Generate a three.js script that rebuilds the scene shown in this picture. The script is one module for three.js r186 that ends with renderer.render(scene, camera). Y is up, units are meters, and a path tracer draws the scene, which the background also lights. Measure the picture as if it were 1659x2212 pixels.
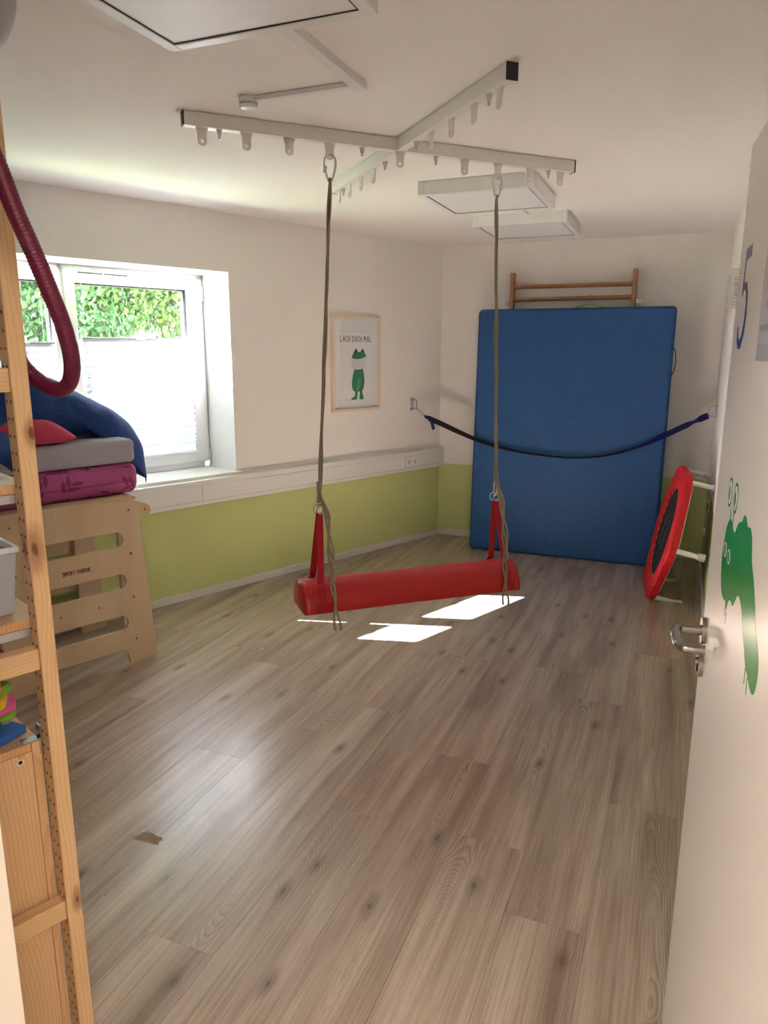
import * as THREE from 'three';
import { RoundedBoxGeometry } from 'three/addons/geometries/RoundedBoxGeometry.js';
import { mergeGeometries, mergeVertices, toCreasedNormals } from 'three/addons/utils/BufferGeometryUtils.js';
import { FontLoader } from 'three/addons/loaders/FontLoader.js';
import { RectAreaLightUniformsLib } from 'three/addons/lights/RectAreaLightUniformsLib.js';

// ---------------------------------------------------------------- camera, sky, sun, exposure
const scene = new THREE.Scene();
const camera = new THREE.PerspectiveCamera(2 * Math.atan(1106 / 1567.34) * 180 / Math.PI, 1659 / 2212, 0.05, 200);
camera.position.set(0, 1.62, 0);
camera.rotation.set(-0.21726, 0.38653, 0.0025, 'YXZ');
scene.add(camera);
const renderer = new THREE.WebGLRenderer({ antialias: true });
renderer.toneMapping = THREE.LinearToneMapping;
renderer.toneMappingExposure = 5.7;
renderer.shadowMap.enabled = true;
RectAreaLightUniformsLib.init();
scene.background = new THREE.Color().setRGB(0.88, 1.0, 1.16);
scene.backgroundIntensity = 2.6;
const sun = new THREE.DirectionalLight(new THREE.Color().setRGB(0.97, 0.965, 1.05), 82);
sun.position.set(-1.220 * 12 - 1, 1.042 * 12, 0.331 * 12 - 4);
sun.target.position.set(-1, 0, -4);
sun.castShadow = true;
sun.shadow.mapSize.set(2048, 2048);
Object.assign(sun.shadow.camera, { left: -8, right: 8, top: 8, bottom: -8, near: 0.5, far: 50 });
scene.add(sun, sun.target);
// two long ceiling panels are lit in the corridor behind the camera (their fittings are built with the corridor)
const CORRIDOR_LAMPS = [[-0.95, 0.55], [0.75, 0.55]];
const CORRIDOR_LIGHT = 7.2;

// ---------------------------------------------------------------- helpers
let seed = 12345;
const rnd = () => { seed = (seed * 1664525 + 1013904223) >>> 0; return seed / 4294967296; };
const rr = (a, b) => a + (b - a) * rnd();
const V = (x, y, z) => new THREE.Vector3(x, y, z);
const perm = new Float32Array(65536); for (let i = 0; i < 65536; i++) perm[i] = rnd();
const h2 = (x, y) => perm[((x & 255) | ((y & 255) << 8)) & 65535];
function vn(x, y) { const xi = Math.floor(x), yi = Math.floor(y); let fx = x - xi, fy = y - yi; fx = fx * fx * (3 - 2 * fx); fy = fy * fy * (3 - 2 * fy);
  const a = h2(xi, yi), b = h2(xi + 1, yi), c = h2(xi, yi + 1), d = h2(xi + 1, yi + 1); return a + (b - a) * fx + (c - a + (a - b - c + d) * fx) * fy; }
const fbm = (x, y) => vn(x, y) * 0.55 + vn(x * 2.1 + 17, y * 2.1 + 5) * 0.28 + vn(x * 4.3 + 3, y * 4.3 + 41) * 0.17;
const clamp = (x, a, b) => Math.min(b, Math.max(a, x));
const sstep = (a, b, x) => { const t = clamp((x - a) / (b - a), 0, 1); return t * t * (3 - 2 * t); };
const used = {};
const numbered = (n) => { const k = used[n] = (used[n] ?? -1) + 1; return k ? n + '_' + String(k).padStart(3, '0') : n; };
function sh(o) { o.traverse((m) => { if (m.isMesh) { m.castShadow = true; m.receiveShadow = true; } }); return o; }
function mesh(name, geo, mat, parent, pos, rot) { const m = new THREE.Mesh(geo, mat); m.name = parent && parent !== scene ? name : numbered(name); m.castShadow = m.receiveShadow = true;
  if (pos) m.position.set(...pos); if (rot) m.rotation.set(...rot); (parent || scene).add(m); return m; }
function grp(name, pos = [0, 0, 0], turn = 0, parent = scene) { const g = new THREE.Group(); g.name = parent === scene ? numbered(name) : name; g.position.set(...pos); g.rotation.y = turn; parent.add(g); return g; }
function tag(o, label, category, group) { o.userData.label = label; o.userData.category = category; if (group) o.userData.group = group; return o; }
function struct(o, label, category) { o.userData.kind = 'structure'; if (label) o.userData.label = label; if (category) o.userData.category = category; return o; }
function plain(g) { let k = g.index ? g.toNonIndexed() : g; for (const n of Object.keys(k.attributes)) if (!['position', 'normal', 'uv'].includes(n)) k.deleteAttribute(n); if (!k.attributes.uv) k.setAttribute('uv', new THREE.BufferAttribute(new Float32Array(k.attributes.position.count * 2), 2)); if (!k.attributes.normal) k.computeVertexNormals(); return k; }
const M = (...l) => mergeGeometries(l.flat().map(plain));
// box with rounded edges, uv in metres; axis = direction of the grain (v runs along it)
function muv(g, axis = 'y', ou = 0, ov = 0) { g = plain(g); const p = g.attributes.position, n = g.attributes.normal, uv = g.attributes.uv;
  for (let i = 0; i < p.count; i += 3) { const ax = Math.abs(n.getX(i) + n.getX(i + 1) + n.getX(i + 2)), ay = Math.abs(n.getY(i) + n.getY(i + 1) + n.getY(i + 2)), az = Math.abs(n.getZ(i) + n.getZ(i + 1) + n.getZ(i + 2));
    for (let k = i; k < i + 3; k++) { const c = { x: p.getX(k), y: p.getY(k), z: p.getZ(k) }; let a, b; const dom = ax >= ay && ax >= az ? 'x' : ay >= az ? 'y' : 'z';
      const rest = ['x', 'y', 'z'].filter((q) => q !== dom); b = rest.includes(axis) ? axis : rest[1]; a = rest.find((q) => q !== b); uv.setXY(k, c[a] + ou + (dom === 'x' ? 0.37 : dom === 'z' ? 0.11 : 0), c[b] + ov); } }
  return g; }
function rb(w, h, d, x = 0, y = 0, z = 0, r = 0.002, seg = 1, axis = 'y') { const q = Math.min(r, w / 2.01, h / 2.01, d / 2.01); const g = new RoundedBoxGeometry(w, h, d, seg, q); g.translate(x, y, z); return muv(g, axis, (x * 7.13 + z * 3.7) % 1, (y * 1.31 + x) % 1); }
const bb = (x0, x1, y0, y1, z0, z1, r = 0.002, axis = 'y', seg = 1) => rb(x1 - x0, y1 - y0, z1 - z0, (x0 + x1) / 2, (y0 + y1) / 2, (z0 + z1) / 2, r, seg, axis);
const cyl = (r0, r1, h, x = 0, y = 0, z = 0, seg = 20) => new THREE.CylinderGeometry(r0, r1, h, seg).translate(x, y, z);
const cylZ = (r, h, x, y, z, seg = 20) => new THREE.CylinderGeometry(r, r, h, seg).rotateX(Math.PI / 2).translate(x, y, z);
const cylX = (r, h, x, y, z, seg = 20) => new THREE.CylinderGeometry(r, r, h, seg).rotateZ(Math.PI / 2).translate(x, y, z);
const tube = (pts, r, n = 24, s = 8, closed = false) => new THREE.TubeGeometry(new THREE.CatmullRomCurve3(pts.map((p) => p.isVector3 ? p : V(...p)), closed), n, r, s, closed);
function slab(poly, y0, y1) { // polygon in (x,z)
  const s = new THREE.Shape(poly.map(([x, z]) => new THREE.Vector2(x, -z))); const g = new THREE.ExtrudeGeometry(s, { depth: y1 - y0, bevelEnabled: false }); g.rotateX(-Math.PI / 2); g.translate(0, y0, 0); return muv(g, 'z'); }
function ribbon(path, wd, width, th) { // rectangle swept along path; wd[i] = direction of the width
  const pos = [], idx = [], uv = [], n = path.length; let len = 0;
  for (let i = 0; i < n; i++) { const p = path[i], t = path[Math.min(i + 1, n - 1)].clone().sub(path[Math.max(i - 1, 0)]).normalize(), w = wd[i].clone().addScaledVector(t, -wd[i].dot(t)).normalize(), b = t.clone().cross(w).normalize();
    if (i) len += p.distanceTo(path[i - 1]); const ww = Array.isArray(width) ? width[i] : width;
    for (const [a, c] of [[-1, -1], [1, -1], [1, 1], [-1, 1]]) { const q = p.clone().addScaledVector(w, a * ww / 2).addScaledVector(b, c * th / 2); pos.push(q.x, q.y, q.z); uv.push(a * ww / 2, len); } }
  for (let i = 0; i < n - 1; i++) for (let k = 0; k < 4; k++) { const a = i * 4 + k, b = i * 4 + (k + 1) % 4, c = a + 4, d = b + 4; idx.push(a, b, d, a, d, c); }
  const e = (n - 1) * 4; idx.push(0, 2, 1, 0, 3, 2, e, e + 1, e + 2, e, e + 2, e + 3);
  const g = new THREE.BufferGeometry(); g.setAttribute('position', new THREE.Float32BufferAttribute(pos, 3)); g.setAttribute('uv', new THREE.Float32BufferAttribute(uv, 2)); g.setIndex(idx); return toCreasedNormals(g, 0.7); }
// cushion-like body from a star-shaped outline in x,y
function inflate(outline, c, T, opt = {}) { const pts = new THREE.CatmullRomCurve3(outline.map(([x, y]) => V(x, y, 0)), true, 'centripetal').getPoints(opt.n || 96), n = pts.length - 1, R = opt.rings || 18, pos = [], idx = [], uv = [];
  for (const side of [1, -1]) for (let j = 0; j <= R; j++) { const q = j / R, rho = Math.sin(q * Math.PI / 2);
    for (let i = 0; i < n; i++) { const x = c[0] + (pts[i].x - c[0]) * rho, y = c[1] + (pts[i].y - c[1]) * rho; let z = side * T * Math.pow(Math.max(0, 1 - rho * rho), opt.p || 0.6);
      const w = opt.wrinkle || 0; z += w * (fbm(x * 9 + 3, y * 9 + side * 4) - 0.5) * (1 - rho * rho * 0.7); if (opt.shift) z += opt.shift(x, y); pos.push(x, y, z); uv.push(x, y); } }
  const o = (R + 1) * n; for (let s = 0; s < 2; s++) for (let j = 0; j < R; j++) for (let i = 0; i < n; i++) { const a = s * o + j * n + i, b = s * o + j * n + (i + 1) % n, d = a + n, e = b + n; if (s === 0) idx.push(a, d, e, a, e, b); else idx.push(a, e, d, a, b, e); }
  let g = new THREE.BufferGeometry(); g.setAttribute('position', new THREE.Float32BufferAttribute(pos, 3)); g.setAttribute('uv', new THREE.Float32BufferAttribute(uv, 2)); g.setIndex(idx); const u = g.attributes.uv; g.deleteAttribute('uv'); g = mergeVertices(g, 1e-5); const uu = []; for (let i = 0; i < g.attributes.position.count; i++) uu.push(g.attributes.position.getX(i), g.attributes.position.getY(i)); g.setAttribute('uv', new THREE.Float32BufferAttribute(uu, 2)); g.computeVertexNormals(); return g; }

// ---------------------------------------------------------------- textures and materials
function dtex(W, H, fn, srgb = true, rx = 1, ry = 1) { const d = new Uint8Array(W * H * 4); const o = [0, 0, 0]; for (let j = 0; j < H; j++) for (let i = 0; i < W; i++) { fn(i, j, o); const k = (j * W + i) * 4; d[k] = clamp(o[0], 0, 255); d[k + 1] = clamp(o[1], 0, 255); d[k + 2] = clamp(o[2], 0, 255); d[k + 3] = 255; }
  const t = new THREE.DataTexture(d, W, H, THREE.RGBAFormat); t.wrapS = t.wrapT = THREE.RepeatWrapping; t.magFilter = THREE.LinearFilter; t.minFilter = THREE.LinearMipmapLinearFilter; t.generateMipmaps = true; if (srgb) t.colorSpace = THREE.SRGBColorSpace; t.repeat.set(rx, ry); t.needsUpdate = true; return t; }
// wood cut from a trunk: rings round a wandering pith give cathedrals, knots push the rings aside
function wood(W, H, wm, hm, o) { const s = o.seed || 0, A = o.light, B = o.dark, K = o.knot, height = new Float32Array(W * H), knots = o.knots || [];
  const map = dtex(W, H, (i, j, q) => { const x = i / W * wm, y = j / H * hm;
    let X = x - o.x0 + (fbm(y * 1.3 + s, s * 3.1) - 0.5) * (o.wander || 0.08) + (fbm(x * 9, y * 2.2 + s) - 0.5) * 0.02, Z = o.z0 + o.slope * (y - hm / 2) + (fbm(y * 1.7 + s * 5, 9 + s) - 0.5) * (o.deep || 0.05);
    let r = Math.sqrt(X * X + Z * Z), kd = 0;
    for (const [kx, ky, kr] of knots) { const dx = (x - kx), dy = (y - ky) * 0.42, d = Math.sqrt(dx * dx + dy * dy); r += kr * 0.9 * Math.exp(-d * d / (kr * kr * 3.2)); const e = d / kr + (fbm(x * 60, y * 30) - 0.5) * 0.6; kd = Math.max(kd, 1 - sstep(0.25, 0.75, e), 0.45 * (1 - sstep(0.5, 1.9, e))); if (o.crack) { const cx = x - kx - 0.012 * (vn(y * 18 + s, kx * 40) - 0.5), cl = Math.abs(y - ky - kr * 2.2) / (kr * 5); if (cl < 1) kd = Math.max(kd, (1 - sstep(0.0004, 0.0006 + 0.0013 * (1 - cl), Math.abs(cx))) * 0.8 * (1 - cl * cl)); } }
    r += (fbm(x * 40 + s, y * 4) - 0.5) * 0.003;
    const f = r / o.ring, ph = f - Math.floor(f), late = Math.pow(ph, 2.2) * (1 - sstep(0.9, 1.0, ph));
    const fib = o.fine ? vn(x * 640 + s, y * 11) : vn(x * 1400 + s, y * 22), fib2 = o.fine ? vn(x * 230 + s * 2, y * 3.5) : vn(x * 420 + s * 2, y * 7), tone = fbm(x * 5 + s * 7, y * 0.9 + s), blot = fbm(x * 14 + s, y * 3.2 + 8);
    let m = o.ringK * late * (o.patch ? 0.25 + 1.5 * sstep(0.42, 0.66, fbm(x * 7 + s * 11, y * 1.4 + 3)) : 1) + o.fibK * (fib - 0.5) + o.fibK * 0.8 * (fib2 - 0.5) + o.toneK * (tone - 0.5) * 2 + (o.blotK || 0) * (blot - 0.5) * 2 + (o.bias || 0.25);
    if (o.band) { const wx = x + (fbm(x * 3 + s, y * 1.6 + 20) - 0.5) * 0.07; m += o.band * ((fbm(wx * 17 + s * 13, y * 0.75 + s) - 0.5) * 2 + (vn(wx * 75, y * 2.4 + s) - 0.5) * 0.55); } m = clamp(m, -0.15, 1.2);
    height[j * W + i] = clamp(0.75 - late * 0.4 - (fib > 0.72 ? (fib - 0.72) * 1.6 : 0) - kd * 0.2, 0, 1);
    kd *= o.knotK ?? 1; for (let c = 0; c < 3; c++) { let v = A[c] + (B[c] - A[c]) * m; v = v + (K[c] - v) * kd; q[c] = v; } });
  const bump = dtex(W, H, (i, j, q) => { q[0] = q[1] = q[2] = height[j * W + i] * 255; }, false);
  return { map, bump }; }
const std = (hex, rough = 0.6, extra = {}) => new THREE.MeshPhysicalMaterial({ color: hex, roughness: rough, ...extra });
const noiseTex = (lo, hi, f, n = 256) => dtex(n, n, (i, j, q) => { q[0] = q[1] = q[2] = lo + (hi - lo) * fbm(i * f, j * f); }, false);
function tiled(t, x, y = x) { const c = t.clone(); c.repeat.set(x, y); c.needsUpdate = true; return c; }
const weave = dtex(128, 128, (i, j, q) => { const a = Math.sin(i / 128 * Math.PI * 32), b = Math.sin(j / 128 * Math.PI * 32); q[0] = q[1] = q[2] = 128 + 60 * (a * b) + 40 * (h2(i, j) - 0.5); }, false);
const rollTex = dtex(256, 256, (i, j, q) => { q[0] = q[1] = q[2] = 128 + 120 * (vn(i * 0.25, j * 0.25) - 0.5) + 70 * (vn(i * 0.7, j * 0.7) - 0.5); }, false);

const mWall = std('#f1eee9', 0.9, { bumpMap: tiled(rollTex, 2.4), bumpScale: 0.0006 });
const mGreen = std('#d2db94', 0.9, { bumpMap: tiled(rollTex, 2.4), bumpScale: 0.0006 });
const mCeil = std('#f5f3f0', 0.92, { bumpMap: tiled(rollTex, 2.4), bumpScale: 0.0005 });
const mReveal = std('#f1f1f0', 0.75);
const mPvc = std('#f0f1f2', 0.3);
const mTrunk = std('#e6e6e4', 0.4);
const mBase = std('#e4e3df', 0.5);
const mSub = std('#3b332b', 0.9);
const mGasket = std('#161a22', 0.5);
const mGlass = new THREE.MeshPhysicalMaterial({ color: '#ffffff', roughness: 0.0, transmission: 1, thickness: 0, ior: 1.5 });
const mBlind = new THREE.MeshPhysicalMaterial({ color: '#e3e8f1', roughness: 1, transmission: 0.007, thickness: 0, side: THREE.DoubleSide });
const mAlu = std('#b9bcc0', 0.35, { metalness: 0.8 });
const mChrome = std('#b4b8bb', 0.2, { metalness: 1 });
const mSteel = std('#9b968f', 0.26, { metalness: 1 });
const mZinc = std('#cfd1d2', 0.35, { metalness: 0.6 });
const mWhiteMetal = std('#ecebe6', 0.35);
const mBlack = std('#14171d', 0.45);
const mDark = std('#221f1d', 0.7);
const mDoor = std('#eae6e1', 0.3);
const mLamp = std('#e9ebec', 0.35);
const mDiffuser = std('#f3f6fa', 0.3, { bumpMap: tiled(weave, 60), bumpScale: 0.0002 });

// floor: eight printed plank faces
const PLW = 0.2345, PLL = 1.475;
const plankMats = [];
for (let k = 0; k < 8; k++) { const ks = []; const nk = [1, 1, 2, 1, 2, 1, 1, 3][k]; for (let i = 0; i < nk; i++) ks.push([rr(0.04, 0.19), rr(0.15, 1.33), rr(0.010, 0.017)]);
  const t = wood(300, 1500, PLW, PLL, { seed: k * 3.7 + 1, x0: rr(0.03, 0.2), z0: rr(-0.02, 0.05), slope: rr(0.03, 0.09) * (k % 2 ? 1 : -1), ring: rr(0.0036, 0.0052), fine: true, crack: true, ringK: 0.4, fibK: 0.36, toneK: 0.26, blotK: 0.16, band: 0.42, patch: true, knotK: 0.75, bias: 0.34, deep: 0.12, wander: 0.1, light: [192, 175, 157], dark: [133, 111, 94], knot: [84, 66, 51], knots: ks });
  plankMats.push(std('#ffffff', 0.34, { map: t.map, bumpMap: t.bump, bumpScale: 0.0009, clearcoat: 0.7, clearcoatRoughness: 0.26 })); }
const pine = wood(512, 2048, 0.36, 1.4, { seed: 4.2, x0: 0.1, z0: 0.02, slope: 0.05, ring: 0.0075, ringK: 0.5, fibK: 0.1, toneK: 0.22, bias: 0.12, light: [224, 188, 142], dark: [190, 143, 95], knot: [112, 62, 36], knots: [[0.27, 0.28, 0.011], [0.07, 0.95, 0.012], [0.2, 1.22, 0.008]] });
const pineR = (o) => std('#ffffff', 0.5, { map: tiled(pine.map, 1 / 0.36, 1 / 1.4), bumpMap: tiled(pine.bump, 1 / 0.36, 1 / 1.4), bumpScale: 0.0003, ...o });
const mPine = pineR();
const postWood = wood(456, 2048, 0.5, 2.26, { seed: 6.1, x0: 0.16, z0: 0.03, slope: 0.02, ring: 0.0085, ringK: 0.42, fibK: 0.1, toneK: 0.2, bias: 0.12, light: [224, 188, 142], dark: [190, 143, 95], knot: [112, 66, 40], knots: [[0.224, 1.247, 0.014], [0.24, 1.47, 0.010], [0.226, 2.03, 0.012], [0.236, 0.46, 0.009], [0.49, 1.25, 0.01]] });
const mPost = std('#ffffff', 0.5, { map: tiled(postWood.map, 2, 1 / 2.26), bumpMap: tiled(postWood.bump, 2, 1 / 2.26), bumpScale: 0.0003 });
const mPineBoard = pineR({ color: '#efe3dc', roughness: 0.32 });
const ply = wood(512, 1024, 0.8, 1.6, { seed: 8.8, x0: 0.4, z0: 0.05, slope: 0.1, ring: 0.016, ringK: 0.2, fibK: 0.1, toneK: 0.3, blotK: 0.15, bias: 0.25, deep: 0.16, wander: 0.2, light: [216, 192, 160], dark: [190, 160, 124], knot: [160, 120, 84], knots: [] });
const mPly = std('#ffffff', 0.5, { map: tiled(ply.map, 1 / 0.8, 1 / 1.6) });
const mPlyEdge = std('#b08a62', 0.6);
const oak = wood(256, 1024, 0.2, 1.0, { seed: 2.2, x0: 0.08, z0: 0.02, slope: 0.04, ring: 0.006, ringK: 0.4, fibK: 0.25, toneK: 0.3, bias: 0.3, light: [192, 146, 100], dark: [140, 95, 60], knot: [95, 60, 38], knots: [] });
const mOak = std('#ffffff', 0.5, { map: tiled(oak.map, 1 / 0.2, 1 / 1) });
const mPaleWood = std('#ead8c4', 0.6, { bumpMap: tiled(oak.bump, 5, 1), bumpScale: 0.0002 });

// ---------------------------------------------------------------- the room
const H = 2.483, RX = 0.238, BZ = -6.145;                 // ceiling height, right wall, back wall
const TH = 67.5 * Math.PI / 180, CRN = [-1.975, 0, -6.14]; // the window wall meets the back wall at 112.5 degrees
const U = V(-Math.cos(TH), 0, Math.sin(TH)), N = V(Math.sin(TH), 0, Math.cos(TH));   // along the window wall towards the door; out of it into the room
const W = (s, d) => [CRN[0] + U.x * s + N.x * d, CRN[2] + U.z * s + N.z * d];
const WIN = { s0: 2.13, s1: 3.675, y0: 0.822, y1: 2.123, d: -0.32 };
const FZ = -0.62;                                          // room side of the wall with the door

// floor planks, each its own piece, clipped at the window wall
{
  const floor = struct(grp('floor'), 'grey-beige oak plank floor', 'floor');
  mesh('underlay', slab([W(-0.3, -0.3), W(6.2, -0.3), [W(6.2, -0.3)[0], 1.75], [1.75, 1.75], [1.75, -0.45], [0.4, -0.45], [0.4, -6.3]], -0.12, -0.0035), mSub, floor);
  mesh('corridor_covering', bb(-2.3, 1.7, -0.0035, 0, -0.6, 1.7, 0.0005), std('#a79a8b', 0.5), floor);
  { const P = [[-1.612, -1.692], [-1.6, -1.712], [-1.604, -1.722], [-1.59, -1.741], [-1.572, -1.738], [-1.56, -1.742], [-1.545, -1.732], [-1.522, -1.734], [-1.508, -1.722], [-1.516, -1.712], [-1.505, -1.699], [-1.528, -1.690], [-1.545, -1.696], [-1.558, -1.686], [-1.575, -1.697], [-1.59, -1.688]], sc = new THREE.ShapeGeometry(new THREE.Shape(P.map(([x, z]) => new THREE.Vector2(x, -z)))); sc.rotateX(-Math.PI / 2).translate(0, 0.0004, 0); mesh('scuff_mark', sc, std('#95836f', 0.95), floor); }
  // known joints: left seam of the column -> z of one end joint
  const known = { '-5': -2.112, '-6': -1.382, '-3': -2.133, '-8': -2.256, '-7': -2.569, '-11': -2.516, '-4': -2.597, '-1': -2.515, '-2': -3.32, '0': -1.9, '-9': -3.1, '-10': -1.75, '-12': -3.3 };
  const wallZ = (x) => CRN[2] + (CRN[0] - x) * U.z / -U.x; // z of the window wall's face at x
  for (let c = 0; c >= -18; c--) {
    const x0 = 0.1075 + PLW * c - (c === 0 ? 0 : 0), x1 = Math.min(x0 + PLW, RX);
    const base = known[c] ?? -(1.2 + rnd() * 1.4);
    let z = base; while (z > -7.6) z -= PLL;
    for (; z < -0.6; z += PLL) {
      const g = 0.00045; let poly = [[x0 + g, Math.max(z, BZ) + g], [x1 - g, Math.max(z, BZ) + g], [x1 - g, Math.min(z + PLL, -0.6) - g], [x0 + g, Math.min(z + PLL, -0.6) - g]];
      if (poly[2][1] - poly[0][1] < 0.01) continue;
      const f = ([x, zz]) => (x - CRN[0]) * N.x + (zz - CRN[2]) * N.z + 0.02; const out = [];
      for (let i = 0; i < poly.length; i++) { const a = poly[i], b = poly[(i + 1) % poly.length], fa = f(a), fb = f(b); if (fa >= 0) out.push(a); if ((fa >= 0) !== (fb >= 0)) { const t = fa / (fa - fb); out.push([a[0] + (b[0] - a[0]) * t, a[1] + (b[1] - a[1]) * t]); } }
      if (out.length < 3) continue; poly = out;
      const pos = [], uv = [], flip = rnd() < 0.5, off = rr(-0.02, 0.02); const put = (p, y) => { pos.push(p[0], y, p[1]); const a = (p[0] - x0) / PLW, b = (p[1] - z) / PLL; uv.push(0.015 + 0.97 * (flip ? 1 - a : a), 0.03 + 0.94 * (flip ? 1 - b : b) + off); };
      for (let i = 1; i < poly.length - 1; i++) { put(poly[0], 0); put(poly[i + 1], 0); put(poly[i], 0); }
      for (let i = 0; i < poly.length; i++) { const a = poly[i], b = poly[(i + 1) % poly.length]; put(a, 0); put(b, 0); put(b, -0.0035); put(a, 0); put(b, -0.0035); put(a, -0.0035); }
      const geo = new THREE.BufferGeometry(); geo.setAttribute('position', new THREE.Float32BufferAttribute(pos, 3)); geo.setAttribute('uv', new THREE.Float32BufferAttribute(uv, 2)); geo.computeVertexNormals();
      mesh('plank', geo, plankMats[Math.floor(rnd() * 8)], floor);
    }
  }
}
struct(mesh('ceiling', slab([W(-0.3, -0.45), W(6.2, -0.45), [W(6.2, -0.45)[0], 1.75], [1.75, 1.75], [1.75, -0.45], [0.4, -0.45], [0.4, -6.4], [-2.2, -6.4]], H, H + 0.2), mCeil), 'matt white ceiling', 'ceiling');

// window wall, white over a green dado; local x = -s, z = out of the wall
const wallL = struct(grp('wall_left', CRN, TH), 'white window wall with green painted dado', 'wall');
const GY = 0.65, g0 = 0.00005;
mesh('upper_wall', M(bb(-WIN.s0, 0.35, GY, H, -0.45, 0, g0), bb(-6.15, -WIN.s1, GY, H, -0.45, 0, g0), bb(-WIN.s1, -WIN.s0, WIN.y1, H, -0.45, 0, g0), bb(-WIN.s1, -WIN.s0, GY, WIN.y0 - 0.03, -0.45, 0, g0)), mWall, wallL);
mesh('green_dado', bb(-6.15, 0.35, 0, GY, -0.45, 0, g0), mGreen, wallL);
mesh('reveal_lining', M(bb(-WIN.s0 - 0.002, -WIN.s0, WIN.y0, WIN.y1, -0.34, 0.0008, g0), bb(-WIN.s1, -WIN.s1 + 0.002, WIN.y0, WIN.y1, -0.34, 0.0008, g0), bb(-WIN.s1, -WIN.s0, WIN.y1 - 0.002, WIN.y1, -0.34, 0.0008, g0)), mReveal, wallL);
const wallB = struct(grp('wall_back'), 'white back wall with green painted dado', 'wall');
mesh('upper_wall', bb(-2.4, 0.4, GY, H, BZ - 0.2, BZ, g0), mWall, wallB);
mesh('green_dado', bb(-2.4, 0.4, 0, GY, BZ - 0.2, BZ, g0), mGreen, wallB);
const wallR = struct(grp('wall_right'), 'white right wall with green painted dado behind the open door', 'wall');
mesh('upper_wall', bb(RX, RX + 0.15, GY, H, BZ - 0.2, -0.5, g0), mWall, wallR);
mesh('green_dado', bb(RX, RX + 0.15, 0, GY, BZ - 0.2, -0.5, g0), mGreen, wallR);
const DX0 = -0.848, DX1 = 0.15, DH = 2.0;
const wallF = struct(grp('wall_front'), 'white wall with the doorway', 'wall');
mesh('upper_wall', M(bb(-4.45, DX0 - 0.02, 0, H, FZ, -0.5, g0), bb(DX1 + 0.02, RX + 0.15, 0, H, FZ, -0.5, g0), bb(DX0 - 0.02, DX1 + 0.02, DH + 0.03, H, FZ, -0.5, g0)), mWall, wallF);
// corridor behind the camera
const wallC = struct(grp('wall_corridor'), 'white corridor walls behind the doorway', 'wall');
mesh('end_wall', M(bb(-2.4, -2.3, 0, H, -0.5, 1.7, g0), bb(1.6, 1.7, 0, H, -0.5, 1.7, g0), bb(-2.4, 1.7, 0, H, 1.6, 1.7, g0), bb(RX + 0.15, 1.7, 0, H, -0.6, -0.5, g0)), std('#efe6de', 0.9), wallC);
// skirting
struct(mesh('baseboard_left', bb(-5.97, -0.012, 0, 0.052, 0, 0.014, 0.003, 'x').applyMatrix4(new THREE.Matrix4().makeRotationY(TH).setPosition(...CRN)), mBase), 'white skirting along the window wall', 'skirting');
struct(mesh('baseboard_back', bb(-1.975, RX, 0, 0.052, BZ, BZ + 0.014, 0.003, 'x'), mBase), 'white skirting along the back wall', 'skirting');
struct(mesh('baseboard_right', bb(RX - 0.014, RX, 0, 0.052, BZ, FZ, 0.003, 'z'), mBase), 'white skirting along the right wall', 'skirting');
// steel door frame
{ const t = struct(grp('trim_1'), 'cream steel door frame', 'door frame'); const mF = std('#ece3d6', 0.4);
  mesh('jamb', M(bb(DX0 - 0.02, DX0 + 0.012, 0, DH + 0.03, FZ - 0.012, -0.488, 0.003), bb(DX0 - 0.06, DX0 - 0.018, 0, DH + 0.07, -0.5, -0.488, 0.003), bb(DX0 - 0.06, DX0 - 0.018, 0, DH + 0.07, FZ - 0.012, FZ, 0.003)), mF, t);
  mesh('rebate_seal', bb(DX0 + 0.012, DX0 + 0.02, 0, DH, -0.56, -0.545, 0.002), std('#d9cfc2', 0.7), t);
  mesh('strike_plate', bb(DX0 + 0.0115, DX0 + 0.0135, 0.92, 1.13, FZ + 0.006, FZ + 0.03, 0.0008), mSteel, t);
  mesh('jamb', M(bb(DX1 - 0.006, DX1 + 0.02, 0, DH + 0.03, FZ - 0.012, -0.488, 0.003), bb(DX1 + 0.018, DX1 + 0.06, 0, DH + 0.07, -0.5, -0.488, 0.003)), mF, t);
  mesh('head', bb(DX0 - 0.02, DX1 + 0.02, DH, DH + 0.03, FZ - 0.012, -0.488, 0.003, 'x'), mF, t); }
// corridor lamps (lit)
CORRIDOR_LAMPS.forEach(([x, z], i) => { const g = grp('corridor_lamp', [x, H - 0.06, z]); tag(g, i ? 'lit ceiling panel in the corridor, right of the camera' : 'lit ceiling panel in the corridor, left of the camera', 'lamp', 'corridor lamps');
  mesh('housing', M(bb(-0.31, 0.31, 0.004, 0.06, -0.31, 0.31, 0.004)), mLamp, g);
  mesh('diffuser', bb(-0.29, 0.29, -0.002, 0.006, -0.29, 0.29, 0.001), new THREE.MeshStandardMaterial({ color: '#ffffff', emissive: new THREE.Color().setRGB(1, 0.9, 0.8), emissiveIntensity: 1.2, roughness: 0.6 }), g);
  const l = new THREE.RectAreaLight(new THREE.Color().setRGB(1.0, 0.9, 0.82), CORRIDOR_LIGHT, 0.56, 0.56); l.position.set(0, -0.006, 0); l.rotation.x = -Math.PI / 2; g.add(l); });

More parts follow.
